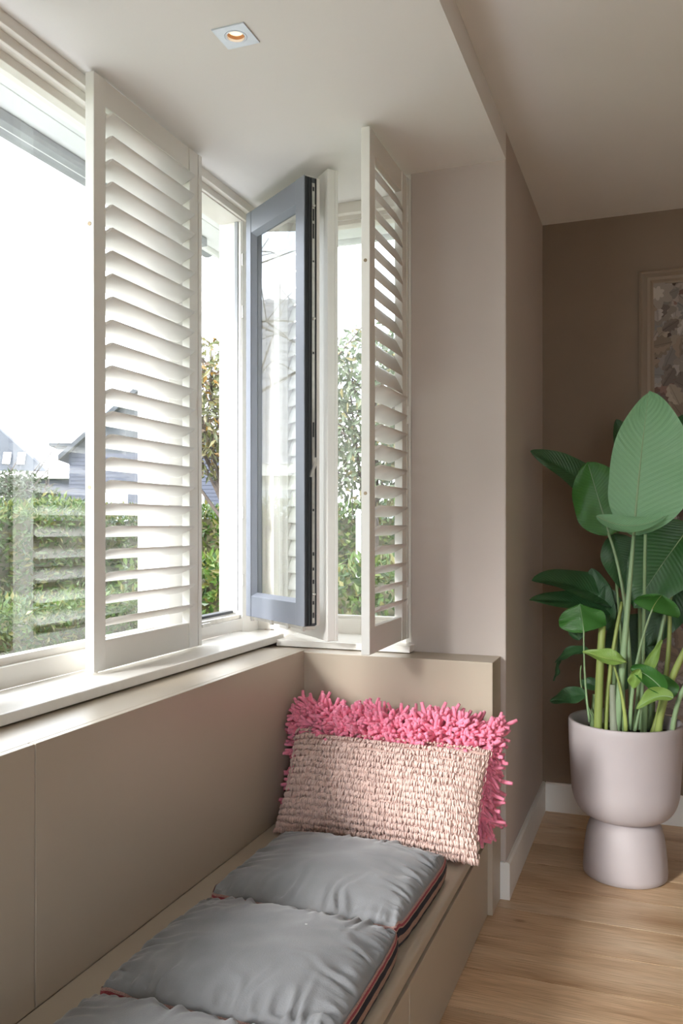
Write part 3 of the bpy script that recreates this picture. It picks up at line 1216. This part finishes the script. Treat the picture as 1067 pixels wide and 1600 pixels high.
def leaf(base, tip, width, m, face=(0, -1, 0), bend=(0, 0, 0), fold=.15, curl=0, rib=None, seed=0, blunt=.5, asym=0, wave=.01):
    """paddle leaf: midrib from base to tip, blade spread across the face direction"""
    base, tip = Vector(base), Vector(tip)
    face = Vector(face).normalized()
    mid = (base + tip) / 2 + Vector(bend)
    NL, NWd = 32, 14
    rib_pts = bez(base, mid, tip, NL)
    nf = vnoise(seed + 50)
    mb = MB()
    for i, p in enumerate(rib_pts):
        t = i / NL
        tg = (rib_pts[min(i + 1, NL)] - rib_pts[max(i - 1, 0)]).normalized()
        sd = tg.cross(face)
        sd = sd.normalized() if sd.length > 1e-4 else Vector((1, 0, 0))
        up = sd.cross(tg).normalized()
        prof_ = math.sin(math.pi / 2 * min(1, (t + .004) / .32)) ** .6 * math.sin(math.pi / 2 * min(1, (1.0 - t) / (blunt + .12))) ** .66
        hw = width / 2 * max(prof_, .012)
        for j in range(NWd + 1):
            v = -1 + 2 * j / NWd
            kk = 1 + asym * (1 if v > 0 else -1)
            ang = curl * abs(v)
            off = hw * kk * v
            lift = hw * (fold * abs(v) + curl * v * v) + wave * nf(t * 5, v * 1.6 + seed) * abs(v)
            q = p + sd * off * (1 - .25 * min(1, abs(curl)) * v * v) + up * lift
            mb.v.append(tuple(q - PO))
    for i in range(NL):
        for j in range(NWd):
            a = i * (NWd + 1) + j
            mb.face([a, a + 1, a + NWd + 2, a + NWd + 1], 0,
                    [(i / NL, j / NWd), (i / NL, (j + 1) / NWd), ((i + 1) / NL, (j + 1) / NWd), ((i + 1) / NL, j / NWd)])
    lf = mb.build('leaf', m, plant, smooth=True)
    if rib:
        rb = MB().tube([p - PO for p in rib_pts[:-1]], [max(.0008, rib[1] * (1 - i / NL)) for i in range(NL)], 6)
        rb.build('midrib', rib[0], lf, smooth=True)
    return lf


def stem(pts, r0, r1, m):
    pts = [Vector(p) for p in pts]
    if len(pts) == 3:
        c = pts[1] * 2 - (pts[0] + pts[2]) / 2
        pts = bez(pts[0], c, pts[2], 12)
    n = len(pts)
    MB().tube([p - PO for p in pts], [r0 + (r1 - r0) * i / (n - 1) for i in range(n)], 10).build('stem', m, plant, smooth=True)


SP, SL, SD = M['stem_pale'], M['stem_lime'], M['stem_dark']
tocam = (.12, -1, .05)
# big upright leaf showing its underside
yb = 3.12
stem([px(962, 1152, 3.13), px(976, 1000, 3.12), px(990, 836, yb)], .0165, .0060, SP)
leaf(px(990, 836, yb), px(1014, 611, 3.16), .285, M['leaf_pale'], (-.30, -1, .12), (-.006, -.02, 0), fold=.10, rib=(SP, .0055), seed=1, blunt=.46, asym=.28, wave=.018)
# broad leaf to its left
stem([px(985, 1140, 3.20), px(978, 960, 3.2), px(950, 832, 3.21)], .008, .0045, SP)
leaf(px(952, 836, 3.21), px(918, 722, 3.25), .195, M['leaf_mid'], (-.25, -1, .1), (0, -.01, 0), fold=.08, rib=(SP, .003), seed=2, blunt=.32, asym=.05, wave=.012)
# cupped small blade across the joint
leaf(px(932, 806, 3.09), px(1050, 798, 3.08), .075, M['leaf_pale'], (.1, -.75, .65), (0, -.02, -.085), fold=.25, rib=(SP, .002), seed=3, blunt=.6, wave=.006)
stem([px(1001, 1140, 3.22), px(1005, 1000, 3.22), px(1008, 835, 3.11)], .008, .005, SP)
# dark leaf pointing left over the wall edge
leaf(px(965, 790, 3.38), px(829, 704, 3.22), .15, M['leaf_dark'], (.25, -.85, .5), (-.02, 0, .035), fold=.25, seed=4, blunt=.75)
# dark leaves behind the big leaf
leaf(px(1010, 760, 3.5), px(963, 655, 3.5), .12, M['leaf_dark'], (-.3, -.6, .8), fold=.2, seed=5)
leaf(px(1000, 740, 3.5), px(1095, 640, 3.5), .13, M['leaf_dark'], (.2, -.6, .8), (0, 0, .02), fold=.2, seed=6)
# dark blade hanging right, behind the stems
stem([px(1015, 1140, 3.26), px(1030, 1000, 3.27), px(1080, 820, 3.30)], .009, .005, SP)
leaf(px(1080, 820, 3.30), px(990, 950, 3.25), .27, M['leaf_deep'], (-.05, -1, .35), (0, -.03, .02), fold=.12, rib=(SP, .003), seed=7, blunt=.6)
leaf(px(958, 835, 3.30), px(1000, 940, 3.27), .15, M['leaf_dark'], (.1, -1, .2), (0, -.02, 0), fold=.15, seed=8, blunt=.6)
leaf(px(1075, 870, 3.40), px(1010, 1010, 3.40), .20, M['leaf_dark'], (0, -1, .3), fold=.15, seed=9, blunt=.6)
leaf(px(1000, 960, 3.42), px(968, 1080, 3.42), .20, M['leaf_dark'], (0, -1, .1), fold=.12, seed=19, blunt=.6)
# dark layered leaves left
leaf(px(962, 945, 3.36), px(831, 907, 3.2), .165, M['leaf_dark'], (.15, -.6, .75), (0, 0, .05), fold=.3, seed=10, blunt=.7)
leaf(px(958, 955, 3.33), px(827, 938, 3.18), .11, M['leaf_dark'], (.15, -.7, .7), (0, 0, .028), fold=.3, seed=11, blunt=.7)
leaf(px(948, 985, 3.30), px(925, 888, 3.36), .11, M['leaf_dark'], (-.3, -1, .3), fold=.15, seed=12, blunt=.4)
leaf(px(960, 985, 3.31), px(945, 915, 3.33), .10, M['leaf_dark'], (.2, -1, .2), fold=.1, seed=29, blunt=.4)
# green leaf on thin stem
stem([px(921, 1128, 3.17), px(914, 1060, 3.15), px(912, 985, 3.13)], .0045, .0026, SP)
leaf(px(912, 988, 3.13), px(906, 944, 3.20), .165, M['leaf_mid'], (.05, -1, .75), (0, 0, .01), fold=-.22, rib=(SP, .0018), seed=13, blunt=.35, wave=.012)
leaf(px(905, 1000, 3.2), px(890, 950, 3.2), .06, M['leaf_dark'], (0, -1, .3), fold=.2, seed=14)
# bright young folded leaf
stem([px(978, 1142, 3.1), px(972, 1090, 3.1), px(959, 1040, 3.1)], .0075, .0035, SL)
leaf(px(979, 1035, 3.08), px(910, 1018, 3.12), .062, M['leaf_lime'], (0, -.62, .78), (0, 0, -.005), fold=.35, rib=(SL, .002), seed=15, blunt=.5)
# drooping dark leaf on the left
leaf(px(920, 1018, 3.2), px(867, 1036, 3.22), .06, M['leaf_dark'], (0, -.5, .85), (0, 0, .03), fold=.3, seed=16)
leaf(px(875, 1030, 3.22), px(866, 1064, 3.22), .022, M['leaf_dark'], (-.6, -.8, .1), fold=.2, seed=17)
stem([px(930, 1128, 3.22), px(910, 1080, 3.22), px(908, 1040, 3.22)], .004, .0022, SD)
# low dark leaf
leaf(px(916, 1086, 3.2), px(860, 1097, 3.2), .075, M['leaf_dark'], (.05, -.7, .7), (0, 0, .015), fold=.2, seed=18, blunt=.6)
leaf(px(935, 1072, 3.3), px(905, 1065, 3.3), .05, M['leaf_dark'], (0, -.8, .5), fold=.2, seed=28)
# small green leaf right on thin stem
stem([px(984, 1140, 3.12), px(994, 1040, 3.1), px(1019, 952, 3.08)], .0075, .003, SP)
leaf(px(1017, 955, 3.08), px(1034, 930, 3.16), .155, M['leaf_mid'], (.1, -1, .9), (0, 0, .01), fold=-.18, rib=(SL, .002), seed=20, blunt=.4, asym=.1)
# curled young leaf right
stem([px(992, 1142, 3.1), px(1000, 1108, 3.08), px(1005, 1096, 3.06)], .006, .003, SP)
leaf(px(1052, 1090, 3.05), px(994, 1108, 3.06), .055, M['leaf_lime'], (-.1, -.8, .6), (0, 0, .04), fold=.4, curl=.3, rib=(SP, .002), seed=21, blunt=.5)
leaf(px(1040, 1083, 3.07), px(985, 1045, 3.08), .07, M['leaf_mid'], (-.2, -.9, .4), (0, -.01, .035), fold=.35, curl=.25, rib=(SP, .0024), seed=22, blunt=.5)
leaf(px(1052, 1090, 3.10), px(1030, 1055, 3.14), .07, M['leaf_mid'], (.3, -1, .2), fold=.2, seed=23, blunt=.5)
leaf(px(988, 1075, 3.06), px(1000, 1045, 3.06), .045, M['leaf_lime'], (-.3, -1, .2), (0, 0, 0), fold=.3, curl=.3, seed=31, blunt=.4)
leaf(px(1010, 1060, 3.12), px(1035, 1000, 3.14), .045, M['leaf_lime'], (-.5, -1, .1), fold=.4, curl=.3, seed=24, blunt=.6)
# thick stalks
stem([px(934, 1150, 3.17), px(937, 1050, 3.17), px(941, 978, 3.18)], .0155, .0125, SL)
stem([px(946, 1150, 3.19), px(953, 1050, 3.2), px(972, 940, 3.22)], .010, .006, SL)
stem([px(1028, 1150, 3.16), px(1044, 1075, 3.15), px(1085, 990, 3.14)], .013, .011, SL)
stem([px(1018, 1150, 3.24), px(1040, 1060, 3.26), px(1046, 950, 3.28)], .011, .007, SL)
stem([px(1050, 1145, 3.11), px(1062, 1090, 3.1), px(1085, 1050, 3.1)], .009, .007, SP)
stem([px(960, 1150, 3.12), px(958, 1110, 3.12), px(957, 1070, 3.12)], .015, .010, mat('stem_sheath', (.30, .33, .24), .6, .3, 40, stretch=(1, 1, .1)))
stem([px(975, 1150, 3.25), px(970, 1000, 3.27), px(958, 860, 3.28)], .007, .004, SD)
stem([px(990, 1150, 3.27), px(1000, 1020, 3.3), px(995, 900, 3.3)], .008, .005, SD)
stem([px(1000, 1150, 3.3), px(1000, 1000, 3.38), px(1000, 760, 3.5)], .011, .006, SD)
stem([px(955, 1150, 3.3), px(962, 1000, 3.33), px(965, 790, 3.38)], .010, .005, SD)
stem([px(1020, 1150, 3.3), px(1030, 1000, 3.35), px(1075, 868, 3.4)], .010, .006, SD)
for uu, dy in ((925, .0), (968, .03), (1005, -.04), (1030, .05)):
    stem([px(uu, 1150, 3.26 + dy), px(uu + 2, 1120, 3.26 + dy), px(uu + 4, 1085, 3.26 + dy)], .012, .009, SD)

# ------------------------------------------------------------------ framed wallpaper panel on the far wall
pf = tag(empty('framed_panel', (.60, YF, .5)), 'moulded frame around brown floral wallpaper on the far wall', 'wall panel')
FX0, FX1, FZ0, FZ1 = -.081, 1.30, .40, 2.328
FWD = .062


def pfp(n, mb, m, bev=0):
    o = mb.build(n, m, pf, bevel=bev)
    o.location = (-.60, -YF, -.5)
    return o


mprof = [(0, 0), (0, .012), (.008, .018), (.014, .014), (.020, .016), (.034, .024), (.046, .022), (.054, .014), (.062, .010), (.062, 0)]


def mitre(a, b_, inward):
    mb = MB()
    a, b_, inward = Vector(a), Vector(b_), Vector(inward)
    d = (b_ - a).normalized()
    n = len(mprof)
    for end, sg in ((a, 1), (b_, -1)):
        for q, hh in mprof:
            p = end + inward * q + d * q * sg
            mb.v.append((p.x, YF - hh, p.z))
    for i in range(n):
        j = (i + 1) % n
        mb.face([i, j, n + j, n + i])
    return mb


cs = [(FX0, 0, FZ0), (FX1, 0, FZ0), (FX1, 0, FZ1), (FX0, 0, FZ1)]
for i, inw in enumerate(((0, 0, 1), (-1, 0, 0), (0, 0, -1), (1, 0, 0))):
    pfp('moulding', mitre(cs[i], cs[(i + 1) % 4], inw), M['moulding'])
# printed paper: overlapping leaves and blossoms in brown, grey and cream, flat print on one sheet
r5 = random.Random(77)
wpm = tinted('wallpaper_print', .8, 0, .2)
wp_ = MB()
yq = YF - .0010


def shape(pts, col, dy):
    k = len(wp_.v)
    for x, z in pts:
        wp_.v.append((x, YF - .0010 - dy, z))
        wp_.col.append((*col, 1))
    wp_.face(list(range(k, k + len(pts))))


shape([(FX0 + .05, FZ0 + .05), (FX1 - .05, FZ0 + .05), (FX1 - .05, FZ1 - .05), (FX0 + .05, FZ1 - .05)], (.07, .045, .038), 0)
pal = [(.25, .205, .18), (.19, .16, .145), (.27, .215, .17), (.20, .15, .115), (.14, .11, .095), (.31, .265, .24), (.21, .19, .18)]
LIM = 0
layer = 0
xr = .45                                   # only the stretch of paper near the photo's view is filled densely
for _ in range(950):
    cx_, cz_ = r5.uniform(FX0 + .05, xr), r5.uniform(FZ0 + .06, FZ1 - .06)
    L = r5.uniform(.055, .13)
    a = r5.uniform(0, 6.28)
    col = r5.choice(pal)
    layer += 1
    lobes = r5.choice((3, 4, 5))
    if r5.random() < .16:                   # blossom
        n = 40
        pts = []
        for k in range(n):
            b = 2 * math.pi * k / n
            rr_ = L * .55 * (.62 + .38 * abs(math.sin(b * 3.5 + a)))
            pts.append((cx_ + rr_ * math.cos(b), cz_ + rr_ * math.sin(b)))
        c2 = r5.choice([(.15, .09, .075), (.28, .235, .205), (.22, .18, .155)])
        rings = [(pts, c2)]
        rings.append(([(cx_ + (x - cx_) * .45, cz_ + (z - cz_) * .45) for x, z in pts], tuple(min(1, q * 1.5) for q in c2)))
    else:                                   # lobed leaf, paler spine
        n = 22
        edge_ = []
        for k in range(n + 1):
            t = k / n
            wl = L * .36 * math.sin(math.pi * t) ** .7 * (.66 + .34 * abs(math.sin(t * math.pi * lobes)))
            edge_.append((t * L - L / 2, wl))
        loc_ = edge_ + [(x, -y) for x, y in reversed(edge_[1:-1])]
        ca, sa = math.cos(a), math.sin(a)
        pts = [(cx_ + x * ca - y * sa, cz_ + x * sa + y * ca) for x, y in loc_]
        rings = [(pts, col)]
        half = edge_[2:-2] + [(x, y * .35) for x, y in reversed(edge_[2:-2])]
        rings.append(([(cx_ + x * ca - y * sa, cz_ + x * sa + y * ca) for x, y in half], tuple(min(1, q * 1.28) for q in col)))
        rings.append(([(cx_ + x * ca - y * sa, cz_ + x * sa + y * ca) for x, y in ((-L * .5, .0012), (L * .45, .0005), (L * .45, -.0005), (-L * .5, -.0012))], tuple(q * .55 for q in col)))
    for q, (pp, cc) in enumerate(rings):
        pp = [(min(max(x, FX0 + .05), FX1 - .05), min(max(z, FZ0 + .05), FZ1 - .05)) for x, z in pp]
        shape(pp, cc, .000012 * layer + .000004 * q)
pfp('floral_wallpaper', wp_, wpm)

# ------------------------------------------------------------------ outdoors
M['grass'] = mat('lawn', (.16, .19, .08), .95, .3, 3, .5, 30)
M['paving'] = mat('pale_paving', (.50, .50, .50), .85, .12, 2.5, .3, 40)
g = MB().box(-75, 20, -25, 75, -.6, -.14)
tag(g.build('ground', M['grass']), 'lawn outside the windows', None, None, 'structure')
g = MB().box(-3.7, -1.62, -8, 5.2, -.14, -.11).box(-1.62, XR + 2, YR - 5, YR - .15, -.14, -.11)
tag(g.build('terrace', M['paving']), 'pale paving strip along the house', None, None, 'structure')

# eaves of this house around the bay, with gutter
ev = tag(empty('roof_eaves', (-1.85, 1.4, 2.62)), 'white boarded eaves with grey gutter above the bay windows', 'eaves')
EX, EYY = -2.07, 3.80


def evp(n, mb, m, bev=.002):
    o = mb.build(n, m, ev, bevel=bev)
    o.location = (1.85, -1.4, -2.62)
    return o


M['soffit'] = mat('eaves_white', (.72, .73, .74), .6, .02, 4)
M['gutter'] = mat('gutter_grey', (.30, .31, .33), .5, .1, 12)
for k in range(3):
    x0 = EX + (-1.60 - EX) * k / 3
    x1 = EX + (-1.60 - EX) * (k + 1) / 3 - .004
    evp('soffit_board', MB().box(x0, x1, -2.6, EYY, 2.625, 2.645), M['soffit'])
for k in range(3):
    y0 = YE + .12 + (EYY - YE - .12) * k / 3
    y1 = YE + .12 + (EYY - YE - .12) * (k + 1) / 3 - .004
    evp('soffit_board', MB().box(-1.60, -.85, y0, y1, 2.625, 2.645), M['soffit'])
evp('fascia', MB().box(EX - .02, EX - .001, -2.6, EYY + .02, 2.60, 2.80), M['soffit'])
evp('fascia', MB().box(EX, -.85, EYY + .001, EYY + .02, 2.60, 2.80), M['soffit'])
gp = [(EX - .02 - .05 + .05 * math.cos(R(a)), 2.66 + .05 * math.sin(R(a))) for a in range(180, 361, 15)]
evp('gutter', MB().prism(gp, -2.6, EYY - .03, 'y'), M['gutter'], 0)
evp('roof_deck', MB().box(EX, -.85, -2.6, EYY, 2.70, 2.80).box(EX, .5, -2.6, EYY, 2.80, 2.9), M['gutter'])
evp('awning_rail', MB().box(EX + .01, EX + .05, -2.5, EYY - .25, 2.585, 2.622), M['gutter'])


def foliage_leaf(mb, p, d, nrm, L, wd, col):
    d = d.normalized()
    sd = d.cross(nrm)
    sd = sd.normalized() if sd.length > 1e-4 else d.orthogonal().normalized()
    up = sd.cross(d)
    k = len(mb.v)
    mb.v += [tuple(p), tuple(p + d * L * .45 + sd * wd / 2 + up * L * .06), tuple(p + d * L + up * L * -.05), tuple(p + d * L * .45 - sd * wd / 2 + up * L * .06), tuple(p + d * L * .5 - up * L * .03)]
    mb.col += [(*col, 1)] * 5
    for q in ((0, 4, 1), (1, 4, 2), (0, 3, 4), (3, 2, 4)):
        mb.face([k + i for i in q])


M['foliage'] = tinted('foliage', .38, .3)
M['bark'] = mat('bark', (.07, .055, .045), .9, .3, 12, .5, 40)
M['core'] = mat('hedge_twigs', (.085, .08, .04), .95, .3, 6)


def hedge(label, x0, x1, y0, y1, h, n, seed, L=.09, pal_=None, faces=('x', 'y', 'z')):
    root = tag(empty('hedge', ((x0 + x1) / 2, (y0 + y1) / 2, -.14)), label, 'hedge', 'garden hedges')
    ox, oy, oz = root.location
    r6 = random.Random(seed)
    pal_ = pal_ or [(.055, .105, .018), (.08, .13, .024), (.033, .07, .016), (.115, .15, .036), (.068, .118, .02), (.15, .14, .04)]
    cb = MB().box(x0 + .12, x1 - .12, y0 + .12, y1 - .12, -.14, h - .12)
    o = cb.build('twig_core', M['core'], root)
    o.location = (-ox, -oy, -oz)
    mb = MB()
    nf = vnoise(seed)
    for _ in range(n):
        fc = r6.choice(faces)
        x, y, z = r6.uniform(x0, x1), r6.uniform(y0, y1), r6.uniform(-.1, h)
        if fc == 'x':
            x = x1
            nn = Vector((1, 0, 0))
        elif fc == 'y':
            y = y0
            nn = Vector((0, -1, 0))
        else:
            z = h
            nn = Vector((0, 0, 1))
        dep = r6.uniform(-.16, .05) + .06 * nf(x * 3 + y * 2, z * 4)
        p = Vector((x, y, z)) + nn * dep
        d = nn * r6.uniform(.2, .9) + Vector((r6.gauss(0, .5), r6.gauss(0, .5), r6.gauss(.15, .55)))
        c = r6.choice(pal_)
        k = r6.uniform(.75, 1.2)
        foliage_leaf(mb, p, d, (nn + Vector((r6.gauss(0, .5), r6.gauss(0, .5), r6.uniform(0, 1)))).normalized(), L * r6.uniform(.7, 1.25), L * .42 * r6.uniform(.8, 1.2), tuple(q * k for q in c))
    o = mb.build('foliage', M['foliage'], root)
    o.location = (-ox, -oy, -oz)
    tag(o, None, None, None, 'stuff')
    return root


hedge('tall laurel hedge running across beyond the end window', -5.0, .2, 8.0, 8.9, 1.45, 9000, 31, faces=('y', 'y', 'z'))
hedge('low laurel hedge standing before the tall cross hedge', -4.2, .0, 5.9, 6.6, .92, 6500, 32, faces=('y', 'y', 'z'))
hedge('tall laurel hedge along the garden side of the fixed window', -5.9, -5.0, 1.0, 7.8, 1.42, 16000, 33, L=.07, faces=('x', 'x', 'z'))
hedge('low hedge standing before the tall side hedge', -4.4, -3.75, 1.5, 5.75, .72, 14000, 34, L=.055, faces=('x', 'x', 'z'))


def tree(label, base, hgt, cr_c, cr_r, n, seed, pal_, L=.09, droop=.5, leaves=True):
    root = tag(empty('garden_tree', base), label, 'tree', 'garden trees')
    r6 = random.Random(seed)
    B = Vector(base)
    tb = MB()
    cc = Vector(cr_c) - B
    tb.tube([Vector((0, 0, 0)), cc * .5 + Vector((.05, .03, 0)), cc], [.07, .055, .035], 8)
    tips = []
    for k in range(16):
        d = Vector((r6.gauss(0, 1), r6.gauss(0, 1), r6.gauss(.35, .7))).normalized()
        st = cc * r6.uniform(.55, 1.0)
        en = cc + Vector((d.x * cr_r[0], d.y * cr_r[1], d.z * cr_r[2])) * r6.uniform(.8, 1.05)
        md = (st + en) / 2 + Vector((r6.gauss(0, .1), r6.gauss(0, .1), .12))
        tb.tube(bez(st, md, en, 6), [.022, .018, .015, .012, .009, .006, .003], 5)
        for q in range(5):
            s_ = bez(st, md, en, 6)[r6.randrange(2, 6)]
            e_ = s_ + Vector((r6.gauss(0, .3), r6.gauss(0, .3), r6.gauss(.1, .25)))
            tb.tube([s_, (s_ + e_) / 2 + Vector((0, 0, .03)), e_], [.008, .006, .002], 4)
    tb.build('branches', M['bark'], root)
    if leaves:
        mb = MB()
        for _ in range(n):
            d = Vector((r6.gauss(0, 1), r6.gauss(0, 1), r6.gauss(0, 1))).normalized()
            rr_ = r6.uniform(.15, 1) ** .45
            p = cc + Vector((d.x * cr_r[0], d.y * cr_r[1], d.z * cr_r[2])) * rr_
            dd = Vector((r6.gauss(0, .6), r6.gauss(0, .6), -droop + r6.gauss(0, .4)))
            c = r6.choice(pal_)
            k = r6.uniform(.7, 1.2)
            foliage_leaf(mb, p, dd, Vector((r6.gauss(0, 1), r6.gauss(-.6, 1), r6.gauss(.2, .6))).normalized(), L * r6.uniform(.7, 1.3), L * .40, tuple(q * k for q in c))
        o = mb.build('foliage', M['foliage'], root)
        tag(o, None, None, None, 'stuff')
    return root


autumn = [(.15, .15, .06), (.11, .115, .05), (.26, .15, .035), (.19, .175, .08), (.13, .095, .065), (.09, .105, .045), (.17, .15, .08), (.12, .12, .06), (.10, .11, .06)]
greyg = [(.12, .15, .09), (.16, .19, .12), (.10, .12, .075), (.21, .23, .15), (.13, .16, .10), (.22, .19, .09)]
c1 = pxw(330, 640, 8.4)
tree('autumn tree with drooping yellowing leaves above the hedge', (c1.x, c1.y, -.14), 3, c1 + Vector((.25, 0, 0)), (.85, .75, .72), 3600, 41, autumn)
c2 = pxw(560, 650, 7.4)
tree('grey green bushy tree seen through the end window', (c2.x, c2.y, -.14), 3, c2 + Vector((.15, 0, 0)), (.8, .7, .78), 4200, 42, greyg, .085)
tree('bare branched tree standing off the open casement', (-7.6, 3.95, -.14), 4, (-7.6, 3.95, 3.6), (1.0, .9, 1.5), 0, 43, autumn, leaves=False)
c3 = pxw(40, 772, 11)
tree('dense dark green shrub before the skylight house', (c3.x, c3.y, -.14), 2, c3 + Vector((-.15, 0, -.1)), (.55, .5, .42), 1700, 44, [(.03, .048, .02), (.045, .062, .028), (.06, .078, .04)], .09, 0)

# white garden posts
for u, v, wd_, lab in ((560, 800, 7.8, 'slim white post before the hedge beyond the end window'), (318, 788, 10.8, 'short white post behind the tall hedge')):
    p = pxw(u, v, wd_)
    po = tag(empty('garden_post', (p.x, p.y, -.14)), lab, 'post')
    MB().lathe([(.0, 0), (.024, 0), (.024, 1.50 + (0 if u > 400 else .10)), (.0, 1.52 + (0 if u > 400 else .1))], 16).build('shaft', M['exterior_white'], po)
    MB().lathe([(.0, 1.505 + (0 if u > 400 else .1)), (.03, 1.505 + (0 if u > 400 else .1)), (.022, 1.54 + (0 if u > 400 else .1)), (0, 1.55 + (0 if u > 400 else .1))], 16).build('cap', M['exterior_white'], po)

# neighbouring houses
M['slate'] = mat('grey_roof_tiles', (.045, .05, .06), .85, .15, 3, .6, 25)
M['cladding'] = mat('blue_grey_boards', (.045, .05, .075), .7, .08, 3)
M['brickwhite'] = mat('pale_house_wall', (.62, .62, .62), .85, .06, 3)
M['house_glass'] = mat('house_window_glass', (.55, .60, .66), .08, .05, 3)


def oriented(root, o):
    o.parent = root
    return o


def clad_house():
    c = pxw(225, 822, 27)
    root = tag(empty('clad_house', (c.x, c.y, -.14), YAW + .12), 'dark clad house with gabled roof beyond the garden', 'house')
    MB().box(-2.3, 2.9, 0, 6, 0, 3.7).build('wall', M['cladding'], root)
    bm_ = None
    nb = 30
    for k in range(nb):                       # horizontal boards
        z = .02 + k * .122
        if bm_ is None:
            bm_ = MB().box(-2.32, 2.92, -.03, 0, 0, .112).build('board', M['cladding'], root)
            o = bm_
        else:
            o = bm_.copy()
            COL.objects.link(o)
        o.location = (0, 0, z)
    g = MB().prism([(-2.3, 3.7), (2.9, 3.7), (.2, 6.0)], .0, 6, 'y')
    g.build('gable', M['slate'], root)
    rf = MB()
    rf.prism([(-2.6, 3.45), (-2.6, 3.62), (.2, 6.2), (.2, 6.0)], -.3, 6.3, 'y')
    rf.build('roof_slope', M['slate'], root)
    rf = MB().prism([(3.2, 3.45), (3.2, 3.62), (.2, 6.2), (.2, 6.0)], -.3, 6.3, 'y')
    rf.build('roof_slope', M['slate'], root)
    MB().box(-3.9, -2.3, .4, 3, 0, 2.9).build('side_wing', M['cladding'], root)
    MB().box(-4.5, -2.2, .1, 3.3, 2.9, 3.12).build('flat_roof', M['exterior_white'], root, bevel=.01)
    MB().box(-2.9, -2.2, -.2, 1.2, 3.9, 4.0).build('canopy', M['slate'], root)
    for x in (-1.5, .9):
        w_ = MB().box(x, x + 1.0, -.05, -.028, 1.2, 2.5).build('window', M['exterior_white'], root)
        MB().box(x + .08, x + .92, -.058, -.05, 1.28, 2.42).build('pane', M['house_glass'], w_)


clad_house()


def skylight_house():
    e = pxw(76, 742, 45)
    root = tag(empty('skylight_house', (e.x, e.y, -.14), YAW + .25), 'white house with grey hipped roof and two skylights', 'house')
    root.scale = (2.6, 2.6, 2.6)
    ze = (e.z + .14) / 2.6
    # local: +x is right along the eave, eave's right end at 0, roof leans away (+y)
    MB().box(-7.5, -.25, .4, 6.5, 0, ze).build('wall', M['brickwhite'], root)
    MB().box(-7.7, .05, -.02, .05, ze - .12, ze + .05).build('fascia', M['exterior_white'], root)
    r_ = MB()
    apex = (-3.2, 3.0, ze + 2.9)
    r_.v += [(-7.7, 0, ze), (.05, 0, ze), apex, (-4.6, 3.0, ze + 2.9), (.05, 6.8, ze), (-7.7, 6.8, ze)]
    for q in ((0, 1, 2, 3), (1, 4, 2), (4, 5, 3, 2), (5, 0, 3), (0, 5, 4, 1)):
        r_.face(list(q))
    r_.build('roof', M['slate'], root)
    sl_ = Vector((0, 3.0, 2.9)).normalized()
    for x in (-.80, -.52):
        sk = MB()
        b0 = Vector((x - .12, 0, ze)) + sl_ * .30 + Vector((0, -.01, .012))
        q = [b0, b0 + Vector((.15, 0, 0)), b0 + Vector((.15, 0, 0)) + sl_ * .36, b0 + sl_ * .36]
        nrm = Vector((0, -2.9, 3.0)).normalized() * .02
        sk.v += [tuple(p) for p in q] + [tuple(p + nrm) for p in q]
        for f4 in ((0, 1, 2, 3), (4, 5, 6, 7), (0, 1, 5, 4), (1, 2, 6, 5), (2, 3, 7, 6), (3, 0, 4, 7)):
            sk.face(list(f4))
        sk.build('skylight', M['exterior_white'], root)


skylight_house()


def tiled_house():
    """stands off the side of the bay; the open sash mirrors its pantiled roof"""
    root = tag(empty('tiled_house', (-13.0, 4.4, -.14)), 'low house with grey pantiled roof and white eaves, mirrored in the open sash', 'house')
    ze = 2.35
    MB().box(-7.5, 0, -3.5, 3.5, 0, ze).build('wall', M['brickwhite'], root)
    MB().box(.30, .45, -3.7, 3.7, ze - .1, ze + .12).build('fascia', M['exterior_white'], root)
    t = MB()
    nx_, ny_ = 120, 170
    Lr, pitch_ = 6.0, R(42)
    for i in range(nx_ + 1):
        for j in range(ny_ + 1):
            s = Lr * i / nx_
            y = -3.7 + 7.4 * j / ny_
            course = (s / .34) % 1
            wv = .035 * (math.sin(y / .25 * 2 * math.pi) * .5 + .5) ** 1.6 + .03 * (1 - course)
            t.v.append((.45 - s * math.cos(pitch_) + wv * math.sin(pitch_), y, ze + .06 + s * math.sin(pitch_) + wv * math.cos(pitch_)))
    for i in range(nx_):
        for j in range(ny_):
            a = i * (ny_ + 1) + j
            t.face([a, a + 1, a + ny_ + 2, a + ny_ + 1])
    M['pantile'] = mat('grey_pantile', (.20, .21, .24), .5, .15, 4, .3, 40)
    tag(t.build('roof_tiles', M['pantile'], root), None, None, None, 'stuff')
    zr = ze + Lr * math.sin(pitch_)
    xr_ = .45 - Lr * math.cos(pitch_)
    MB().prism([(.40, ze), (xr_, zr - .02), (2 * xr_ - .40, ze)], -3.65, 3.65, 'y').build('roof_body', M['pantile'], root)
    for y in (-2.9, -.6, 1.7):
        w_ = MB().box(0, .03, y, y + 1.2, .9, 2.1).build('window', M['exterior_white'], root)
        MB().box(.03, .04, y + .08, y + 1.12, .98, 2.02).build('pane', M['house_glass'], w_)


tiled_house()
